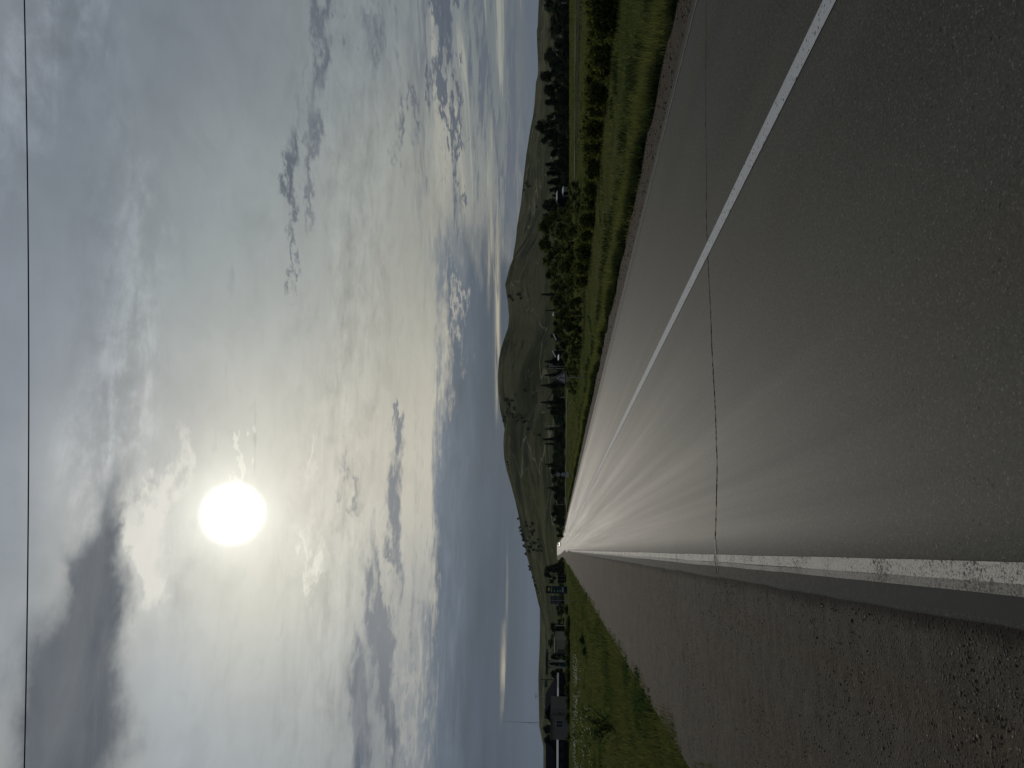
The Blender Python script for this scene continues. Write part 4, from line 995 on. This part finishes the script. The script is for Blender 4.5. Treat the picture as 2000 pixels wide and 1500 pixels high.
# overhead wire crossing high above the road
def overhead_wire():
    pts = []
    for k in range(-40, 41):
        s = k/40.; y = 750-s*3000
        d = ray(46.8+.9*(1-((y-750)/750.)**2)*.9, max(min(y, 1500), 0)); D = 8.6
        base = RGT*(s*22.)+Vector((FH.x, FH.y, 0))*D
        pts.append((base.x, base.y, 8.42+.0025*(s*22)**2))
    o = MB().tube(pts, .0085, 6).build('overhead_wire', M['wire'], None, True)
    tag(o, 'single dark overhead wire crossing the sky above the road', 'wire')
overhead_wire()
# ------------------------------------------------------------------ buildings
def gable_house(y, D, w, l, eave, ridge, name, label, wall, roof, rz=0., windows=(), doors=(), axis='x', sink=.0, cat='house', chim=False, over=.25, group=None):
    """walls with a gable roof; axis x: ridge runs left-right, axis y: gable faces the viewer. eave/ridge as heights"""
    x0, y0, z = spot(y, D); o = empty(name, (x0, y0, z-sink), rz-YAW); tag(o, label, cat, group)
    if axis == 'y':
        b = MB().prism([(-w/2, 0), (w/2, 0), (w/2, eave), (0, ridge-.12), (-w/2, eave)], -l/2, l/2); b.build('wall', M[wall], o)
        k = (ridge-eave)/(w/2); ov = w/2+over; r = MB(); tt = .14
        r.prism([(-ov, eave-k*over), (0, ridge), (0, ridge+tt), (-ov, eave-k*over+tt)], -l/2-over, l/2+over)
        r.prism([(ov, eave-k*over), (ov, eave-k*over+tt), (0.002, ridge+tt), (0.002, ridge)], -l/2-over, l/2+over)
    else:
        v = [(-w/2, -l/2, 0), (w/2, -l/2, 0), (w/2, l/2, 0), (-w/2, l/2, 0), (-w/2, -l/2, eave), (w/2, -l/2, eave), (w/2, l/2, eave), (-w/2, l/2, eave), (-w/2, 0, ridge-.12), (w/2, 0, ridge-.12)]
        MB().add(v, [(0, 1, 5, 4), (2, 3, 7, 6), (1, 2, 6, 9, 5), (3, 0, 4, 8, 7), (0, 3, 2, 1), (4, 5, 9, 8), (6, 7, 8, 9)]).build('wall', M[wall], o)
        k = (ridge-eave)/(l/2); r = MB(); tt = .14; a = w/2+over
        for s in (-1, 1):
            q = [(-a, s*(l/2+over), eave-k*over), (a, s*(l/2+over), eave-k*over), (a, 0, ridge), (-a, 0, ridge)]
            vs = q+[(p[0], p[1], p[2]+tt) for p in q]; r.add(vs, [(0, 1, 2, 3), (4, 7, 6, 5), (0, 4, 5, 1), (1, 5, 6, 2), (2, 6, 7, 3), (3, 7, 4, 0)])
    rf = r.build('roof', M[roof], o)
    if chim: MB().box(-.3, -.3, ridge-.8, .3, .3, ridge+.8).build('chimney', M['grey_wall'], rf)
    for (cx, cz, ww, hh) in windows:
        f = MB().box(cx-ww/2-.08, -l/2-.05, cz-hh/2-.08, cx+ww/2+.08, -l/2+.02, cz+hh/2+.08).build('window', M['frame'], o)
        MB().box(cx-ww/2, -l/2-.07, cz-hh/2, cx-.04, -l/2-.052, cz+hh/2).box(cx+.04, -l/2-.07, cz-hh/2, cx+ww/2, -l/2-.052, cz+hh/2).build('pane', M['glass'], f)
    for (cx, ww, hh) in doors:
        d = MB().box(cx-ww/2, -l/2-.05, .0, cx+ww/2, -l/2+.02, hh).build('door', M['wood'], o)
        MB().box(cx+ww/2-.18, -l/2-.09, hh*.46, cx+ww/2-.08, -l/2-.052, hh*.5).build('handle', M['steel'], d)
    return o
s = MPP*150
def zz(px, y, D): return height_at(px, D)-spot(y, D)[2]
# grey plastered house, flat-topped front towards the road
def grey_house():
    D = 135.; s = MPP*D; o = empty('grey_house', spot(1401, D), -YAW); tag(o, 'grey plastered house with dark windows between two white fascias', 'house')
    f = lambda px: zz(px, 1401, D)
    X = lambda y: (1401-y)*s
    # nearer left wing and lower right bay
    MB().box(X(1428.5), -3.2, -.3, X(1385.6), 3.2, f(1077)).build('wall', M['grey_wall'], o)
    MB().box(X(1385.4), -2.2, -.3, X(1373.5), 3.0, f(1076)).build('side_bay', M['grey_wall'], o)
    rf = MB().box(X(1429.5), -3.5, f(1076.8), X(1385.2), 3.5, f(1075.4)).build('roof_edge', M['grey_roof'], o)
    w = MB().box(X(1404.2), -3.26, f(1099.5), X(1391.2), -3.19, f(1086.2)).build('window', M['frame'], o)
    MB().box(X(1403.8), -3.285, f(1099), X(1398), -3.262, f(1086.7)).box(X(1397.4), -3.285, f(1099), X(1391.6), -3.262, f(1086.7)).build('pane', M['glass'], w)
    w = MB().box(X(1383.6), -2.26, f(1098.), X(1380.), -2.19, f(1087.5)).build('window', M['frame'], o)
    MB().box(X(1383.2), -2.285, f(1097.6), X(1380.4), -2.262, f(1088.)).build('pane', M['glass'], w)
grey_house()
D = 165.; s = MPP*D; f = lambda px: zz(px, 1374, D)
gable_house(1374, D, 66*s, 9, f(1084.5), f(1066.), 'gabled_house', 'dark gabled house behind the grey house, only its gable showing', 'dark_wall', 'dark_roof', axis='y', over=.5)
def fascia_building(name, y0, y1, D, label, d1, d2, wall='dark_wall', depth=7.):
    yc_ = (y0+y1)/2; s = MPP*D; o = empty(name, spot(yc_, D), -YAW); tag(o, label, 'shop', 'low dark buildings with a white fascia')
    f = lambda px: zz(px, yc_, D); hw = (y1-y0)/2*s
    MB().box(-hw, -depth/2, -.4, hw, depth/2, f(d2)).build('wall', M[wall], o)
    # the fascia leans back and catches the sky
    v = [(-hw-.1, -depth/2-.35, f(d2)+.0), (hw+.1, -depth/2-.35, f(d2)+.0), (hw+.1, -depth/2+.15, f(d1)), (-hw-.1, -depth/2+.15, f(d1))]
    vb = [(a, depth/2+.3, c) for a, b, c in v]
    MB().add(v+vb, [(0, 1, 2, 3), (7, 6, 5, 4), (0, 4, 5, 1), (3, 2, 6, 7), (1, 5, 6, 2), (0, 3, 7, 4)]).build('fascia', M['sun_white'], o)
    n = 3
    for k in range(n):
        cx = -hw+(k+.5)*2*hw/n
        w = MB().box(cx-hw*.2, -depth/2-.05, f(1100), cx+hw*.2, -depth/2+.02, f(1094)).build('window', M['dark_roof'], o)
        MB().box(cx-hw*.18, -depth/2-.07, f(1099.6), cx+hw*.18, -depth/2-.052, f(1094.4)).build('pane', M['glass'], w)
fascia_building('roadside_shop', 1330, 1375, 143., 'low dark building with a white fascia before the dark gable', 1088., 1091.4)
fascia_building('roadside_shop', 1427, 1487, 140., 'low dark building with a white fascia nearest the frame edge', 1087., 1091.)
D = 160.; f = lambda px: zz(px, 1478, D)
gable_house(1482, D, 62*MPP*D, 7, f(1083.), f(1067), 'dark_shed', 'large black shed with a grey roof edge at the frame edge', 'dark_wall', 'dark_roof', axis='x', cat='shed')
# pale low building with a dark opening and light roof line
D = 205.; s = MPP*D; f = lambda px: zz(px, 1257, D)
o = gable_house(1257, D, 31*s, 7, f(1085), f(1082.6), 'low_building', 'pale low building with a light roof edge and a dark doorway', 'pale_wall', 'pale_track', axis='x', cat='building', doors=((-(1264-1257)*s, 9*s, f(1089.5)),))
# teal station canopy on white columns
def canopy():
    D = 190.; s = MPP*D; o = empty('station_canopy', spot(1292, D), -YAW); tag(o, 'teal edged station canopy standing on two white columns', 'canopy')
    f = lambda px: zz(px, 1292, D); X = lambda y: (1292-y)*s
    rf = MB().box(X(1311), -2.6, f(1070.), X(1275), 2.6, f(1066.8)).build('roof', M['teal'], o, bevel=.03)
    MB().box(X(1311.2), -2.65, f(1066.6), X(1274.8), 2.65, f(1066.)).build('edge_strip', M['navy'], rf)
    for y in (1291.5, 1303.5): MB().box(X(y+1.2), -.2, -.2, X(y-1.2), .2, f(1070.2)).build('column', M['pale_mark'], o)
    MB().box(X(1276.5), -.1, -.2, X(1275.5), .1, f(1070.2)).build('downpipe', M['teal'], o)
    for y in (1296, 1299):
        p = MB().box(X(y+1), -.6, -.1, X(y-1), -.25, f(1094)).build('fuel_pump', M['teal'], o)
canopy()
def shelter():
    D = 210.; s = MPP*D; o = empty('bus_shelter', spot(1131, D), -YAW); tag(o, 'small pale open shelter between the tree and the price board', 'shelter')
    f = lambda px: zz(px, 1131, D); w = 8*s
    MB().box(-w, -.9, f(1089.8), w, .9, f(1088.6)).build('roof', M['fence'], o)
    MB().box(-w*.95, .75, -.1, w*.95, .85, f(1090)).build('back_wall', M['dark_roof'], o)
    for q in (-.9, 0, .9): MB().box(w*q-.06, -.85, -.1, w*q+.06, -.73, f(1090)).build('post', M['fence'], o)
    MB().box(-w*.85, .3, .4, w*.85, .7, .48).build('bench', M['wood'], o)
shelter()
# cottages half hidden among the right-hand trees; their metal roofs glint
for y, D, w, l, tp, ev, ax, rz, lab in [
 (385, 165, 1.7, 3, 1087.3, 1089.2, 'x', .1, 'small grey cottage with a glinting metal roof among dark trees'),
 (374, 120, .8, 1.5, 1099.6, 1101.4, 'x', .2, 'tiny hut with a bright roof beside the grey cottage'),
 (699, 215, 1.3, 2, 1090.3, 1092.2, 'x', .2, 'low cottage with a bright roof right beside the spruces'),
 (615, 190, .7, 1.2, 1080.3, 1082, 'x', .3, 'tiny bright roofed hut peeping over the leafy clump')]:
    f1, f2 = zz(tp, y, D), zz(ev, y, D)
    gable_house(y, D, w, l, max(.5, f2), max(.8, f1), 'cottage', lab, 'dark_wall', 'metal_roof', rz=rz, axis=ax, windows=((0, max(.4, f2*.55), .5, .6),), cat='cottage', group='cottages among the trees', over=.12)
for y, D, w, l, tp, ev, lab in [(658, 225, 1.7, 3., 1081, 1086.5, 'cottage with a slanting bright roof above the leafy clump'), (692, 225, 1.7, 3., 1080, 1085.5, 'cottage with a slanting bright roof beside the spruces')]:
    o = empty('cottage', spot(y, D), -YAW-.1); tag(o, lab, 'cottage', 'cottages among the trees')
    f1, f2 = zz(tp, y, D), zz(ev, y, D)
    MB().prism([(-w/2, -.2), (w/2, -.2), (w/2, f1-.15), (-w/2, f2-.15)], 0, l).build('wall', M['dark_wall'], o)
    MB().prism([(-w/2-.1, f2-.14), (w/2+.1, f1-.14), (w/2+.1, f1+.26), (-w/2-.1, f2+.26)], -.1, l+.1).build('roof', M['sun_white'], o)
    MB().box(-.3, -.06, f2*.45, .3, .02, f2*.7).build('window', M['glass'], o)
# ------------------------------------------------------------------ the car far down the road
def car():
    D = 400.; x = float(road_x(D))+5.1; z = float(road_z(D))+.04; o = empty('car', (x, D, z)); o.rotation_euler = (0, 0, math.pi)
    tag(o, 'dark car with a glinting windscreen far down the road', 'car')
    pr = [(-2.15, .35), (2.1, .35), (2.15, .75), (1.2, .92), (-1.9, 1.0), (-2.15, .8)]
    cab = [(-1.75, .98), (1.1, .92), (.35, 1.46), (-1.1, 1.48)]
    def side(p, hw): b = MB(); n = len(p); return b.add([(-hw, a, c) for a, c in p]+[(hw, a, c) for a, c in p], [tuple(range(n-1, -1, -1)), tuple(range(n, 2*n))]+[(i, (i+1) % n, (i+1) % n+n, i+n) for i in range(n)])
    side(pr, .86).build('body', M['car_paint'], o, bevel=.08)
    c = side(cab, .72).build('cabin', M['car_paint'], o, bevel=.06)
    MB().add([(-.68, 1.12, .95), (.68, 1.12, .95), (.62, .40, 1.44), (-.62, .40, 1.44)], [(0, 1, 2, 3)]).build('windscreen', M['windscreen'], c)
    for sx in (-1, 1):
        for yy in (-1.35, 1.35):
            w = MB().tube([(sx*.68, yy, .33), (sx*.88, yy, .33)], .33, 16).build('wheel', M['tyre'], o)
            MB().tube([(sx*.865, yy, .33), (sx*.89, yy, .33)], .2, 12).build('rim', M['steel'], w)
        MB().box(sx*.62-.18, 2.1, .6, sx*.62+.18, 2.17, .76).build('headlight', M['lamp'], o)
        MB().box(sx*.9-.08, .75, .98, sx*.9+.08, .95, 1.1).build('mirror', M['car_paint'], o)
car()
# ------------------------------------------------------------------ the air: one closed box of thin even haze round the whole place
hz = MB().box(-4100, -600, -6., 4100, 4700, 240.).build('haze', None)
tag(hz, kind='stuff')
hm = bpy.data.materials.new('haze'); hm.use_nodes = True; ht = NT(hm.node_tree); ht.N.clear()
hv = ht.new('ShaderNodeVolumePrincipled'); hv.inputs['Color'].default_value = (.80, .84, .90, 1); hv.inputs['Density'].default_value = .00001; hv.inputs['Anisotropy'].default_value = .2
ht.L.new(hv.outputs[0], ht.new('ShaderNodeOutputMaterial').inputs['Volume'])
hz.data.materials.append(hm)
SC.render.engine = 'CYCLES'
cy = SC.cycles
cy.max_bounces = 5; cy.diffuse_bounces = 2; cy.glossy_bounces = 2; cy.transmission_bounces = 3; cy.transparent_max_bounces = 8
cy.caustics_reflective = False; cy.caustics_refractive = False; cy.sample_clamp_indirect = 4.
cy.use_denoising = True
SC.render.film_transparent = False
